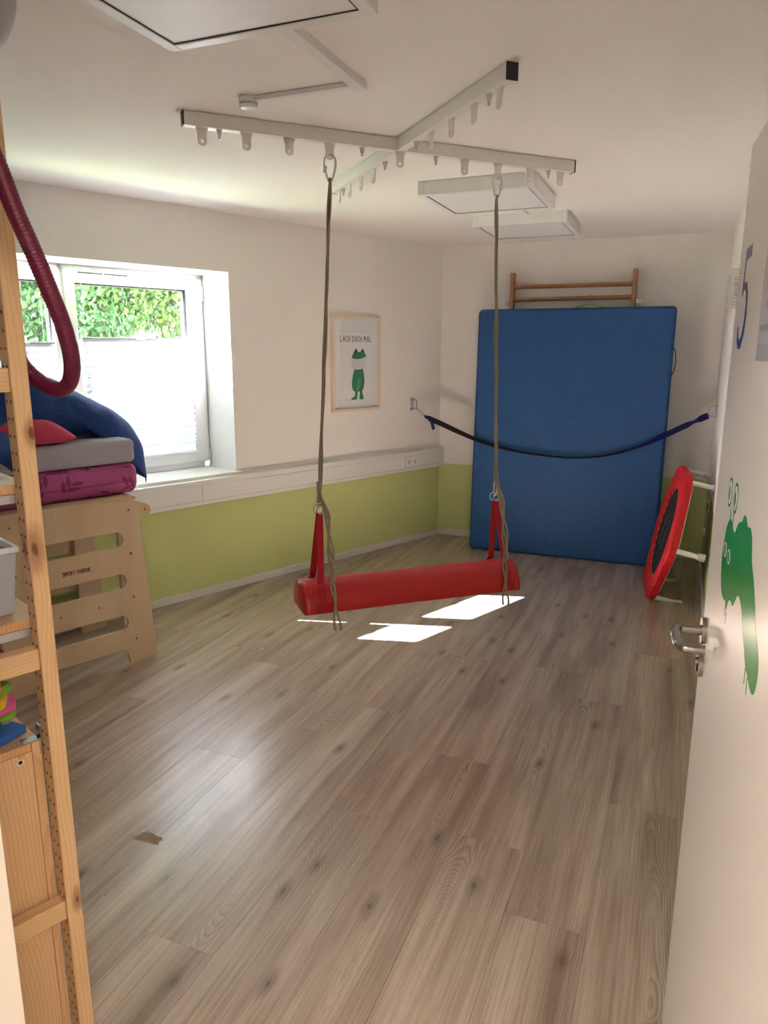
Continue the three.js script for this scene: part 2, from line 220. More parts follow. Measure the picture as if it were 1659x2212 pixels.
// ---------------------------------------------------------------- window, blinds, trunking
{
  const w = struct(grp('window_1', CRN, TH), 'white two-leaf window with pleated blinds', 'window');
  const s0 = WIN.s0, s1 = WIN.s1, y0 = WIN.y0, y1 = WIN.y1, zf = WIN.d, D = 0.07; const X = (a, b, c, d, e, f, r = 0.004, ax = 'y') => bb(-b, -a, c, d, e, f, r, ax);
  mesh('frame', M(X(s0, s0 + 0.05, y0, y1, zf - D, zf), X(s1 - 0.05, s1, y0, y1, zf - D, zf), X(s0, s1, y1 - 0.05, y1, zf - D, zf, 0.004, 'x'), X(s0, s1, y0, y0 + 0.05, zf - D, zf, 0.004, 'x'), X(3.062, 3.1, y0, y1, zf - D, zf)), mPvc, w);
  const leafs = [[2.146, 3.072, 2.245, 3.006], [3.092, 3.662, 3.147, 3.51]];
  leafs.forEach(([a, b, ga, gb], i) => { const yb = 0.862, yt = 2.095, gy0 = 0.945, gy1 = 2.022, z1 = zf + 0.016, z0 = zf - 0.05;
    const sa = mesh('sash', M(X(a, ga, yb, yt, z0, z1, 0.006), X(gb, b, yb, yt, z0, z1, 0.006), X(ga - 0.003, gb + 0.003, gy1, yt, z0, z1, 0.006, 'x'), X(ga - 0.003, gb + 0.003, yb, gy0, z0, z1, 0.006, 'x')), mPvc, w);
    mesh('gasket', M(X(ga, ga + 0.02, gy0, gy1, zf - 0.056, zf - 0.03, 0.001), X(gb - 0.004, gb, gy0, gy1, zf - 0.056, zf - 0.03, 0.001), X(ga, gb, gy1 - 0.01, gy1, zf - 0.056, zf - 0.03, 0.001), X(ga, gb, gy0, gy0 + 0.006, zf - 0.056, zf - 0.03, 0.001)), mGasket, sa);
    mesh('pane', X(ga, gb, gy0, gy1, zf - 0.042, zf - 0.04, 0.0002), mGlass, sa);
    mesh('hinge', i ? X(b - 0.004, b + 0.008, 1.95, 2.05, z1 - 0.004, z1 + 0.008, 0.003) : M(X(a - 0.008, a + 0.004, 1.95, 2.05, z1 - 0.004, z1 + 0.008, 0.003), X(a - 0.008, a + 0.004, 0.88, 0.95, z1 - 0.004, z1 + 0.008, 0.003)), mWhiteMetal, sa);
    if (!i) { const v = mesh('trickle_vent', M(X(2.64, 3.06, 2.045, 2.092, z1 - 0.002, z1 + 0.016, 0.008)), mPvc, sa); mesh('vent_slot', M(X(2.68, 2.83, 2.074, 2.080, z1 + 0.0155, z1 + 0.0165, 0.0004), X(2.84, 2.99, 2.074, 2.080, z1 + 0.0155, z1 + 0.0165, 0.0004)), mGasket, v); }
    else { const hd = mesh('window_handle', M(X(3.098, 3.13, 1.44, 1.515, z1 - 0.001, z1 + 0.01, 0.006), cylZ(0.009, 0.045, -3.114, 1.49, z1 + 0.025), bb(-3.126, -3.102, 1.37, 1.5, z1 + 0.04, z1 + 0.056, 0.006)), mPvc, sa); } });
  mesh('sill', M(X(s0 - 0.035, s1 + 0.035, y0 - 0.028, y0, zf - 0.02, 0.03, 0.004, 'x')), std('#e2e2df', 0.4), w);
}
function blind(sa, sb, ytop, ybot, label) { const g = tag(grp('pleated_blind', CRN, TH), label, 'blind', 'pleated blinds on the window'); const z = WIN.d + 0.008; g.userData.label = label;
  const ys = []; let y = ytop - 0.012, p = 0.0205; while (y > ybot + 0.012) { ys.push(y); const t = (ytop - y) / (ytop - ybot); y -= t > 0.78 ? p * 0.6 : p; } ys.push(ybot + 0.008);
  const pos = [], uv = [], idx = []; ys.forEach((yy, i) => { const zz = z + (i % 2 ? 0.009 : -0.009); pos.push(-sb, yy, zz, -sa, yy, zz); uv.push(0, yy, sb - sa, yy); if (i) { const k = i * 2; idx.push(k - 2, k, k - 1, k - 1, k, k + 1); } });
  let f = new THREE.BufferGeometry(); f.setAttribute('position', new THREE.Float32BufferAttribute(pos, 3)); f.setAttribute('uv', new THREE.Float32BufferAttribute(uv, 2)); f.setIndex(idx); f = f.toNonIndexed(); f.computeVertexNormals();
  mesh('pleated_fabric', f, mBlind, g);
  mesh('top_rail', bb(-sb - 0.004, -sa + 0.004, ytop - 0.013, ytop, z - 0.011, z + 0.011, 0.003, 'x'), mAlu, g);
  mesh('bottom_rail', bb(-sb - 0.004, -sa + 0.004, ybot - 0.006, ybot + 0.009, z - 0.011, z + 0.011, 0.003, 'x'), mPvc, g);
  const mid = -(sa + sb) / 2; mesh('pull_grip', bb(mid - 0.03, mid + 0.03, ytop - 0.012, ytop - 0.002, z + 0.01, z + 0.02, 0.003), mPvc, g);
  for (const s of [sa + 0.02, sb - 0.02]) mesh('tension_cord', cyl(0.0008, 0.0008, 2.02 - ybot, -s, (2.02 + ybot) / 2, z, 6), mPvc, g);
  mesh('tension_cord', cyl(0.0008, 0.0008, ytop - ybot, mid, (ytop + ybot) / 2, z, 6), mPvc, g); }
blind(2.232, 2.985, 1.703, 0.934, 'long white pleated blind on the right window leaf');
blind(3.155, 3.505, 1.672, 0.934, 'narrow white pleated blind on the left window leaf behind the wooden post');
{
  const t = tag(grp('cable_trunking', CRN, TH), 'white cable trunking running along the window wall above the green paint', 'trunking');
  mesh('channel', M(bb(-5.9, -0.004, 0.636, 0.80, 0, 0.062, 0.003, 'x')), mTrunk, t);
  for (const [a, b] of [[0.01, 2.44], [2.443, 4.4], [4.403, 5.88]]) { mesh('cover', bb(-b, -a, 0.668, 0.765, 0.06, 0.067, 0.002, 'x'), mTrunk, t); mesh('lower_cover', bb(-b, -a, 0.640, 0.664, 0.06, 0.066, 0.0015, 'x'), mTrunk, t); }
  const so = tag(grp('power_socket', [CRN[0] + U.x * 0.433 + N.x * 0.067, 0.716, CRN[2] + U.z * 0.433 + N.z * 0.067], TH), 'white double power socket on the cable trunking near the corner', 'socket');
  mesh('cover_frame', rb(0.156, 0.082, 0.01, 0, 0, 0.005, 0.003), mWhiteMetal, so);
  for (const x of [-0.036, 0.036]) { const o = mesh('outlet', M(new THREE.TorusGeometry(0.021, 0.0025, 8, 28).translate(x, 0, 0.0105), rb(0.066, 0.07, 0.003, x, 0, 0.0105, 0.001)), mWhiteMetal, so); mesh('recess', cylZ(0.0195, 0.002, x, 0, 0.0115, 24), std('#c9c8c4', 0.6), o); mesh('pin_hole', M(cylZ(0.0028, 0.002, x - 0.0095, 0, 0.0125, 8), cylZ(0.0028, 0.002, x + 0.0095, 0, 0.0125, 8)), mDark, o); }
}

// ---------------------------------------------------------------- framed picture
{
  const s = 1.015, g = tag(grp('framed_picture', [CRN[0] + U.x * s, 1.525, CRN[2] + U.z * s], TH), 'pale wood framed poster of a grinning green frog on the window wall', 'picture');
  const w = 0.505, h = 0.705, b = 0.018, d = 0.032;
  mesh('frame', M(bb(-w / 2, -w / 2 + b, -h / 2, h / 2, 0, d, 0.0015), bb(w / 2 - b, w / 2, -h / 2, h / 2, 0, d, 0.0015), bb(-w / 2 + b, w / 2 - b, h / 2 - b, h / 2, 0, d, 0.0015, 'x'), bb(-w / 2 + b, w / 2 - b, -h / 2, -h / 2 + b, 0, d, 0.0015, 'x')), mPaleWood, g);
  mesh('mount', bb(-w / 2 + b, w / 2 - b, -h / 2 + b, h / 2 - b, 0.004, 0.012, 0.0005), std('#eef0f1', 0.7), g);
  const cw = 840, ch = 1120, cv = document.createElement('canvas'); cv.width = cw; cv.height = ch; const c = cv.getContext('2d'); c.fillStyle = '#f1f2f3'; c.fillRect(0, 0, cw, ch);
  c.strokeStyle = '#23262a'; c.lineWidth = 9; c.lineCap = 'round'; c.lineJoin = 'round';
  const hand = { L: [[[0, 0], [0.05, 1], [0.6, 0.97]]], A: [[[0, 1], [0.4, 0], [0.75, 1]], [[0.18, 0.62], [0.6, 0.6]]], C: [[[0.65, 0.12], [0.4, 0], [0.1, 0.25], [0.03, 0.6], [0.2, 0.95], [0.65, 0.9]]], H: [[[0, 0], [0.03, 1]], [[0.62, 0], [0.6, 1]], [[0.03, 0.52], [0.6, 0.5]]], D: [[[0.05, 0.05], [0.05, 1]], [[0, 0.04], [0.5, 0.15], [0.68, 0.5], [0.5, 0.85], [0.05, 1]]], O: [[[0.35, 0], [0.05, 0.3], [0.08, 0.8], [0.35, 1], [0.65, 0.75], [0.62, 0.25], [0.35, 0]]], M: [[[0, 1], [0.12, 0], [0.4, 0.62], [0.68, 0], [0.8, 1]]] };
  let x = 84; for (const ch1 of 'LACH DOCH MAL') { if (ch1 === ' ') { x += 34; continue; } for (const st of hand[ch1]) { c.beginPath(); st.forEach(([px, py], i) => c[i ? 'lineTo' : 'moveTo'](x + px * 56, 92 + py * 84)); c.stroke(); } x += (ch1 === 'M' ? 68 : 56); }
  const path = (pts, fill) => { c.beginPath(); pts.forEach((p, i) => p.length === 2 ? c[i ? 'lineTo' : 'moveTo'](...p) : c.bezierCurveTo(...p)); c.closePath(); c.fillStyle = fill; c.fill(); };
  const gr = '#3c8a5e', dk = '#1f5c3b'; c.lineWidth = 4; c.strokeStyle = '#20332a';
  path([[380, 620], [350, 700, 320, 800, 330, 880], [340, 950, 380, 970, 400, 970], [540, 970], [600, 940, 620, 820, 600, 720], [590, 660, 580, 630, 570, 600]], gr);  // body
  path([[400, 950], [395, 1040], [330, 1060, 300, 1090, 310, 1100], [440, 1100], [450, 1040, 455, 1000, 460, 950]], gr); path([[500, 950], [500, 1040], [480, 1080, 500, 1100, 510, 1100], [590, 1100], [590, 1060, 560, 1030, 555, 950]], gr);
  path([[470, 760], [450, 830, 440, 880, 420, 910], [410, 950, 430, 960, 470, 950], [500, 940, 520, 900, 520, 860], [530, 800, 520, 770, 520, 740]], '#5fa37b');
  path([[330, 430], [320, 540, 370, 620, 480, 620], [600, 620, 660, 520, 640, 400], [560, 440, 420, 450, 330, 430]], '#f4f4f2'); c.stroke(); c.beginPath(); for (let i = 1; i < 9; i++) { c.moveTo(330 + i * 34, 436); c.lineTo(350 + i * 30, 600 - Math.abs(i - 4.5) * 8); } c.stroke();
  path([[335, 432], [340, 380, 390, 340, 400, 300], [420, 280, 450, 300, 460, 340], [500, 350, 530, 340, 550, 300], [575, 280, 600, 300, 605, 350], [640, 380, 640, 390, 642, 405], [560, 450, 420, 455, 335, 432]], gr); c.stroke(); c.fillStyle = dk; for (const [ex, ey] of [[425, 335], [575, 330]]) { c.beginPath(); c.ellipse(ex, ey, 14, 22, 0, 0, 7); c.fill(); }
  c.lineWidth = 3; c.beginPath(); c.moveTo(190, 1102); for (let i = 0; i < 9; i++) c.lineTo(190 + i * 10, 1100 + (i % 2 ? -8 : 4)); c.stroke(); c.fillStyle = '#d7dce3'; c.fillRect(40, 12, 760, 10);
  const t = new THREE.CanvasTexture(cv); t.colorSpace = THREE.SRGBColorSpace;
  mesh('print', new THREE.BoxGeometry(0.40, 0.533, 0.001).translate(0, -0.012, 0.0126), std('#ffffff', 0.6, { map: t }), g);
  mesh('glazing', bb(-w / 2 + b, w / 2 - b, -h / 2 + b, h / 2 - b, 0.0225, 0.0235, 0.0002), mGlass, g);
}

// ---------------------------------------------------------------- ceiling: lamps, ducts, detector, swing beams
[[-1.515, 'square white ceiling lamp nearest the door, cut by the top of the picture'], [-4.115, 'square white ceiling lamp in the middle, just behind the swing beams'], [-5.18, 'square white ceiling lamp farthest back, near the back wall']].forEach(([z, label]) => {
  const g = tag(grp('ceiling_lamp', [-1.063, H, z]), label, 'lamp', 'square ceiling lamps'), w = 0.305, b = 0.035, y0 = -0.068;
  mesh('housing', M(bb(-w, -w + b, y0, 0, -w, w, 0.003), bb(w - b, w, y0, 0, -w, w, 0.003), bb(-w + b, w - b, y0, 0, -w, -w + b, 0.003, 'x'), bb(-w + b, w - b, y0, 0, w - b, w, 0.003, 'x')), mLamp, g);
  mesh('seal', M(bb(-w + b, -w + b + 0.004, y0 + 0.002, y0 + 0.006, -w + b, w - b, 0.0005), bb(w - b - 0.004, w - b, y0 + 0.002, y0 + 0.006, -w + b, w - b, 0.0005), bb(-w + b, w - b, y0 + 0.002, y0 + 0.006, -w + b, -w + b + 0.004, 0.0005), bb(-w + b, w - b, y0 + 0.002, y0 + 0.006, w - b - 0.004, w - b, 0.0005)), mDark, g);
  mesh('diffuser', bb(-w + b, w - b, y0 + 0.004, y0 + 0.01, -w + b, w - b, 0.0005), mDiffuser, g); });
tag(mesh('cable_duct', bb(-1.085, -1.045, H - 0.025, H, -2.41, -1.822, 0.002, 'z'), mLamp), 'wide white cable duct running from the nearest ceiling lamp towards the beams', 'cable duct');
tag(mesh('cable_duct', bb(-1.455, -1.087, H - 0.016, H, -2.405, -2.38, 0.002, 'x'), mLamp), 'thin white cable duct between the wide duct and the smoke detector', 'cable duct');
tag(mesh('cable_duct', bb(-1.04, -1.0, H - 0.02, H, -4.872, -4.425, 0.002, 'z'), mLamp), 'short white cable duct joining the two far ceiling lamps', 'cable duct');
{ const d = tag(grp('smoke_detector', [-1.488, H, -2.393]), 'small round white smoke detector on the ceiling', 'smoke detector'); mesh('base', cyl(0.034, 0.034, 0.02, 0, -0.01, 0, 32), mLamp, d); mesh('cap', M(new THREE.LatheGeometry([[0, -0.036], [0.026, -0.036], [0.031, -0.033], [0.032, -0.02], [0, -0.02]].map(([x, y]) => new THREE.Vector2(x, y)), 32)), mLamp, d); }
const BC = V(-1.178, 0, -3.06), B1 = V(0.695, 0, -0.719), B2 = V(0.69, 0, 0.723), BH = 0.05, BW = 0.04, BY = H - BH;
{
  const g = tag(grp('swing_beam_cross', [BC.x, H, BC.z]), 'white steel beam cross with hanging lugs on the ceiling', 'swing mount');
  const lug = (() => { const s = new THREE.Shape(); s.moveTo(-0.0225, 0); s.lineTo(-0.0165, -0.02); s.lineTo(-0.0165, -0.045); s.absarc(0, -0.045, 0.0165, Math.PI, 2 * Math.PI, false); s.lineTo(0.0165, -0.02); s.lineTo(0.0225, 0); s.closePath(); const h = new THREE.Path(); h.absarc(0, -0.045, 0.0075, 0, Math.PI * 2, true); s.holes.push(h); return plain(new THREE.ExtrudeGeometry(s, { depth: 0.005, bevelEnabled: true, bevelSize: 0.001, bevelThickness: 0.001, bevelSegments: 1, curveSegments: 16 }).translate(0, 0, -0.0025)); })();
  const bolt = M(...[cyl(0.004, 0.004, 0.03, 0, -0.015, 0, 10), cyl(0.0095, 0.0095, 0.0025, 0, -0.0015, 0, 18), cyl(0.0075, 0.0075, 0.008, 0, -0.0068, 0, 6), cyl(0.0065, 0.0065, 0.006, 0, -0.0145, 0, 6)].map((q) => q.scale(1.25, 1.1, 1.25)));
  for (const [dir, ends, isA] of [[B1, [[-0.882, 0.882]], true], [B2, [[0.021, 0.885], [-0.885, -0.021]], false]]) {
    const turn = Math.atan2(-dir.z, dir.x);
    for (const [a, b] of ends) { const r = mesh('beam', bb(a, b, -BH, 0, -BW / 2, BW / 2, 0.003, 'x'), mWhiteMetal, g); r.rotation.y = turn;
      for (const e of [a, b]) if (Math.abs(e) > 0.5) mesh('end_cap', bb(Math.min(e, e + Math.sign(e) * 0.005), Math.max(e, e + Math.sign(e) * 0.005), -BH - 0.0005, 0, -BW / 2 - 0.0005, BW / 2 + 0.0005, 0.001), mBlack, r);
    }
    for (const t of [-0.815, -0.648, -0.478, -0.31, 0, 0.31, 0.478, 0.648, 0.815]) { if (t === 0 && !isA) continue; const l = mesh('lug', lug, mWhiteMetal, g, [dir.x * t, -BH, dir.z * t]); l.rotation.y = turn; }
    for (const t of [-0.75, -0.17, 0.17, 0.75]) mesh('bolt', bolt, mZinc, g, [dir.x * t, -BH, dir.z * t]);
  }
  mesh('corner_bolt', M(cylZ(0.007, 0.012, 0, 0, 0, 6), cylZ(0.009, 0.004, 0, 0, -0.006, 16)), mZinc, g, [0.018, -0.03, 0.032], [0, Math.PI / 4, 0]);
}

// ---------------------------------------------------------------- swing: carabiners, ropes, bolster
const mRope = std('#a39580', 0.9, { bumpMap: tiled(weave, 200, 60), bumpScale: 0.0008 });
const RING = { l: V(-1.434, 0.945, -2.772), r: V(-0.806, 0.932, -3.421) };
const right = V(0.926, 0, -0.377), toCam = V(0.377, 0, 0.926);
for (const k of ['l', 'r']) {
  const t = k === 'l' ? -0.31 : 0.478, top = V(BC.x + B1.x * t, BY - 0.045, BC.z + B1.z * t), side = k === 'l' ? 'left' : 'right';
  const c = tag(grp('carabiner', [top.x, top.y, top.z], 0), `steel screw carabiner holding the ${side} rope of the red swing`, 'carabiner', 'swing carabiners'); c.rotation.y = k === 'l' ? 0.2 : 0.9;
  const ring = [[0, 0.004, 0], [0.019, -0.006, 0], [0.024, -0.03, 0], [0.017, -0.065, 0], [0.008, -0.09, 0], [0, -0.096, 0], [-0.008, -0.09, 0], [-0.017, -0.065, 0], [-0.024, -0.03, 0], [-0.019, -0.006, 0]];
  mesh('body', tube(ring, 0.0045, 60, 10, true), mZinc, c); mesh('screw_sleeve', cyl(0.0072, 0.0072, 0.026, 0, 0, 0, 14).rotateZ(k === 'l' ? -0.13 : 0.13), mZinc, c, [k === 'l' ? -0.0205 : 0.0205, -0.05, 0]);
  const g = tag(grp('swing_rope'), `brown cord rope hanging to the ${side} end of the red swing`, 'rope', 'swing ropes'), a = V(top.x, top.y - 0.094, top.z), b = RING[k].clone().add(V(0, 0.03, 0)), rg = RING[k];
  for (let s = 0; s < 3; s++) { const pts = []; for (let i = 0; i <= 26; i++) { const q = i / 26, p = a.clone().lerp(b, q), ph = s * 2.094 + q * 9 + (k === 'l' ? 0 : 1), rad = 0.0058 * Math.min(1, q * 12 + 0.3) * (0.75 + 0.4 * Math.sin(q * 14 + s)); p.addScaledVector(right, Math.cos(ph) * rad).addScaledVector(toCam, Math.sin(ph) * rad); pts.push(p); } mesh('cord', tube(pts, 0.0047, 120, 7), mRope, g); }
  mesh('cord_loop', tube([a.clone().addScaledVector(right, 0.006), a.clone().add(V(0, 0.008, 0)).addScaledVector(toCam, 0.004), a.clone().addScaledVector(right, -0.006)], 0.005, 16, 8), mRope, g);
  mesh('thimble', M(tube([b.clone().add(V(0, 0.05, 0)), b.clone().addScaledVector(right, 0.009).add(V(0, 0.02, 0)), b.clone().add(V(0, -0.026, 0)), b.clone().addScaledVector(right, -0.009).add(V(0, 0.02, 0))], 0.0035, 30, 8, true)), mZinc, g);
  mesh('whipping', new THREE.CylinderGeometry(0.011, 0.011, 0.045, 14).translate(b.x, b.y + 0.07, b.z), mRope, g);
  const st = b.clone().add(V(0, 0.05, 0)).addScaledVector(toCam, 0.012), en = k === 'l' ? [0.085, 0.13] : [0.045, 0.13];
  for (let s = 0; s < 3; s++) { const pts = [], end = s === 2 ? 0.62 : 1; for (let i = 0; i <= 22; i++) { const q = i / 22 * end, out = Math.sin(Math.min(1, q * 1.5) * Math.PI / 2); const p = st.clone().add(V(0, -q * 0.585, 0)).addScaledVector(toCam, en[1] * out + 0.004 * s).addScaledVector(right, en[0] * (0.35 * Math.min(1, q * 6) + 0.65 * q) + (s - 0.5) * (0.004 + 0.012 * Math.abs(Math.sin(q * 8 + s * 0.6)) * q + (q > 0.9 ? 0.012 * (q - 0.9) * 10 : 0)) + 0.004 * Math.sin(q * 26 + s * 2)); pts.push(p); } mesh('rope_tail', tube(pts, 0.0052, 90, 7), mRope, g); }
}
{
  const A = V(-1.445, 0.49, -2.652), Cq = V(-0.648, 0.49, -3.374), Bq = V(-1.605, 0.49, -2.809), ax = Cq.clone().sub(A), len = ax.length(); ax.normalize(); const wd = Bq.clone().sub(A), hw = 0.112;
  const cen = A.clone().add(Cq).multiplyScalar(0.5).addScaledVector(wd, 0.5), turn = Math.atan2(-ax.z, ax.x);
  const g = tag(grp('bolster_swing', [cen.x, 0.49, cen.z], turn), 'red padded half-round bolster swing hanging from two ropes', 'swing');
  const mRed = std('#b51b22', 0.42, { bumpMap: tiled(noiseTex(90, 165, 0.05), 2), bumpScale: 0.004 }), mRedStrap = std('#a81420', 0.75, { bumpMap: tiled(weave, 30, 30), bumpScale: 0.0004 });
  const prof = (q, hh) => { const p = [], st = 0.02; p.push([-q, 0.004], [-q, st]); for (let i = 1; i < 20; i++) { const a = Math.PI * (1 - i / 20); p.push([Math.cos(a) * q, st + Math.sin(a) * (hh - st)]); } p.push([q, st], [q, 0.004]); p.push([q - 0.006, 0], [-q + 0.006, 0]); return p; };
  const ring = (x, k) => prof(hw * k, 0.13 * (0.5 + 0.5 * k)).map(([z, y]) => [x, y + (1 - k) * 0.02, -z]);
  const nx = 60, pos = [], idx = []; const secs = [[-len / 2, 0.86], [-len / 2 + 0.006, 0.95]]; for (let i = 0; i <= nx; i++) secs.push([-len / 2 + 0.014 + (len - 0.028) * i / nx, 1]); secs.push([len / 2 - 0.006, 0.95], [len / 2, 0.86]);
  let np = 0; for (const [x, k] of secs) { const r = ring(x, k); np = r.length; for (const p of r) { const sag = 0.0035 * (fbm(p[0] * 9 + 5, p[2] * 22 + 7) - 0.5); pos.push(p[0], p[1] + (p[1] > 0.02 ? sag * 2 : 0), p[2]); } }
  for (let i = 0; i < secs.length - 1; i++) for (let j = 0; j < np; j++) { const a = i * np + j, b = i * np + (j + 1) % np; idx.push(a, a + np, b, b, a + np, b + np); }
  const c0 = pos.length / 3; pos.push(-len / 2 - 0.004, 0.05, 0, len / 2 + 0.004, 0.05, 0); const lastR = (secs.length - 1) * np; for (let j = 0; j < np; j++) { idx.push(c0, j, (j + 1) % np); idx.push(c0 + 1, lastR + (j + 1) % np, lastR + j); }
  let geo = new THREE.BufferGeometry(); geo.setAttribute('position', new THREE.Float32BufferAttribute(pos, 3)); geo.setIndex(idx); geo = toCreasedNormals(geo, 0.9); geo.setAttribute('uv', new THREE.Float32BufferAttribute(Array.from({ length: geo.attributes.position.count * 2 }, (_, i) => i % 2 ? geo.attributes.position.getY(i >> 1) + geo.attributes.position.getZ(i >> 1) : geo.attributes.position.getX(i >> 1)), 2));
  mesh('padded_body', geo, mRed, g);
  for (const e of [-1, 1]) { const x = e * (len / 2 - 0.006); mesh('piping', tube(prof(hw * 0.985, 0.129).map(([z, y]) => [x, y, -z]), 0.0028, 80, 6, true), mRed, g); }
  g.updateMatrixWorld(true);
  for (const k of ['l', 'r']) { const rl = g.worldToLocal(RING[k].clone()), xs = rl.x + (k === 'l' ? -0.01 : 0.01);
    for (const sz of [-1, 1]) { const path = [], wds = []; const topp = V(rl.x, rl.y - 0.022, rl.z + sz * 0.005); const pts = [topp, V(xs, 0.125, sz * 0.072), V(xs, 0.10, sz * 0.099), V(xs, 0.05, sz * 0.1145), V(xs, 0.004, sz * 0.1145)]; const cv = new THREE.CatmullRomCurve3([pts[1], pts[2], pts[3], pts[4]]);
      for (let i = 0; i <= 6; i++) { path.push(topp.clone().lerp(pts[1], i / 7)); } for (let i = 0; i <= 10; i++) path.push(cv.getPoint(i / 10)); path.forEach((p, i) => wds.push(V(1, 0, 0))); mesh('strap', ribbon(path, wds, 0.03, 0.0022), mRedStrap, g); }
    mesh('strap_loop', ribbon([V(rl.x, rl.y - 0.03, rl.z - 0.006), V(rl.x, rl.y - 0.017, rl.z - 0.005), V(rl.x, rl.y - 0.017, rl.z + 0.005), V(rl.x, rl.y - 0.03, rl.z + 0.006)], [V(1, 0, 0), V(1, 0, 0), V(1, 0, 0), V(1, 0, 0)], 0.03, 0.0022), mRedStrap, g);
    for (const sz of [-1, 1]) mesh('strap_patch', bb(xs - 0.035, xs + 0.035, 0.004, 0.05, sz * 0.1135 - 0.0018, sz * 0.1135 + 0.0018, 0.001), mRedStrap, g);
    for (const d of [-0.004, 0.006]) { const t = mesh('ring', new THREE.TorusGeometry(0.021, 0.0032, 10, 36), mChrome, g, [rl.x + d, rl.y, rl.z + d]); t.rotation.y = -turn + 0.5 + d * 60; } }
}

// ---------------------------------------------------------------- back wall: mat, wall bars, hanger, strap and its anchors
{
  const g = tag(grp('wall_bars', [0, 0, BZ]), 'wooden wall bars standing up behind the blue mat', 'wall bars');
  for (const x of [-1.355, -0.412]) { mesh('upright', bb(x - 0.0165, x + 0.0165, 0, 2.243, 0.02, 0.088, 0.006, 'y', 2), mOak, g); }
  for (let y = 2.133; y > 0.1; y -= y > 2.1 ? 0.097 : 0.142) mesh('rung', muv(cylX(0.0165, 0.94, -0.8835, y, 0.06), 'x'), mOak, g);
  for (const [x, e] of [[-1.355, -1], [-0.412, 1]]) { const b = mesh('wall_bracket', M(bb(x + e * 0.017 - 0.0015, x + e * 0.017 + 0.0015, 1.99, 2.025, 0.0, 0.06, 0.0005), bb(Math.min(x + e * 0.017, x + e * 0.062), Math.max(x + e * 0.017, x + e * 0.062), 1.99, 2.025, 0.028, 0.031, 0.001), cylZ(0.012, 0.03, x + e * 0.045, 2.008, 0.014)), mZinc, g); mesh('screw', cylZ(0.006, 0.004, x + e * 0.045, 2.008, 0.032, 10), mChrome, b); }
  for (const x of [-1.355, -0.412]) mesh('dowel', cylZ(0.004, 0.003, x, 2.036, 0.0885, 10), std('#d9b184', 0.6), g);
}
const MATA = -0.05; // lean of the mat
{
  const g = tag(grp('gym_mat', [-0.83, 0, -5.757], 0), 'large blue gym mat leaning upright against the back wall', 'gym mat'); g.rotation.x = MATA;
  const cv = noiseTex(80, 175, 0.03), mMat = std('#1f5d9e', 0.55, { bumpMap: tiled(cv, 0.9), bumpScale: 0.012, map: tiled(dtex(256, 256, (i, j, q) => { const v = 225 + 30 * (fbm(i * 0.9, j * 0.9) - 0.5) + 26 * (fbm(i * 0.03, j * 0.03) - 0.5); q[0] = q[1] = q[2] = v; }), 3) });
  const geo = new RoundedBoxGeometry(1.475, 1.955, 0.2, 6, 0.026); const p = geo.attributes.position; for (let i = 0; i < p.count; i++) { const x = p.getX(i), y = p.getY(i), k = (x / 0.74), m = (y / 0.98); const e = 0.006 * (Math.cos(k * 1.5) * Math.cos(m * 1.5)); p.setZ(i, p.getZ(i) + Math.sign(p.getZ(i)) * e); if (y > 0.9) p.setY(i, y + 0.006 * Math.cos(k * 2)); }
  geo.computeVertexNormals(); geo.translate(0, 0.978, -0.1); mesh('mat_body', muv(geo, 'y'), mMat, g);
  const pip = [[-0.7365, 0.003], [-0.7365, 1.953], [0.7365, 1.953], [0.7365, 0.003]];
  for (let i = 0; i < 4; i++) { const a = pip[i], b = pip[(i + 1) % 4]; const q = 0.022; const dx = Math.sign(b[0] - a[0]) * q, dy = Math.sign(b[1] - a[1]) * q; mesh('edge_seam', tube([[a[0] + dx, a[1] + dy, -0.012], [(a[0] + b[0]) / 2, (a[1] + b[1]) / 2, -0.012], [b[0] - dx, b[1] - dy, -0.012]], 0.0016, 12, 6), mMat, g); }
  for (const y of [1.56]) mesh('carry_handle', ribbon([V(0.738, y - 0.1, -0.08), V(0.752, y - 0.07, -0.08), V(0.76, y, -0.08), V(0.752, y + 0.07, -0.08), V(0.738, y + 0.1, -0.08)], Array(5).fill(V(0, 0, 1)), 0.03, 0.006), mBlack, g);
}
{ const g = tag(grp('coat_hanger', [-0.735, 2.036, BZ + 0.06]), 'lime green clothes hanger hooked on the lower wall bar', 'hanger'); const mH = std('#a9cf3c', 0.4);
  mesh('hook', tube([[0.012, -0.012, 0], [0.02, 0.004, 0], [0.012, 0.018, 0], [-0.004, 0.02, 0], [-0.018, 0.006, 0], [-0.016, -0.015, 0], [-0.003, -0.032, 0], [0, -0.046, 0]], 0.0022, 40, 8), std('#cdbf8f', 0.4), g);
  mesh('shoulder_bar', M(tube([[-0.2, -0.12, 0], [-0.1, -0.07, 0], [0, -0.047, 0], [0.1, -0.07, 0], [0.2, -0.12, 0]], 0.006, 40, 8), tube([[-0.2, -0.12, 0], [-0.19, -0.132, 0], [0, -0.135, 0], [0.19, -0.132, 0], [0.2, -0.12, 0]], 0.004, 40, 8)), mH, g); }
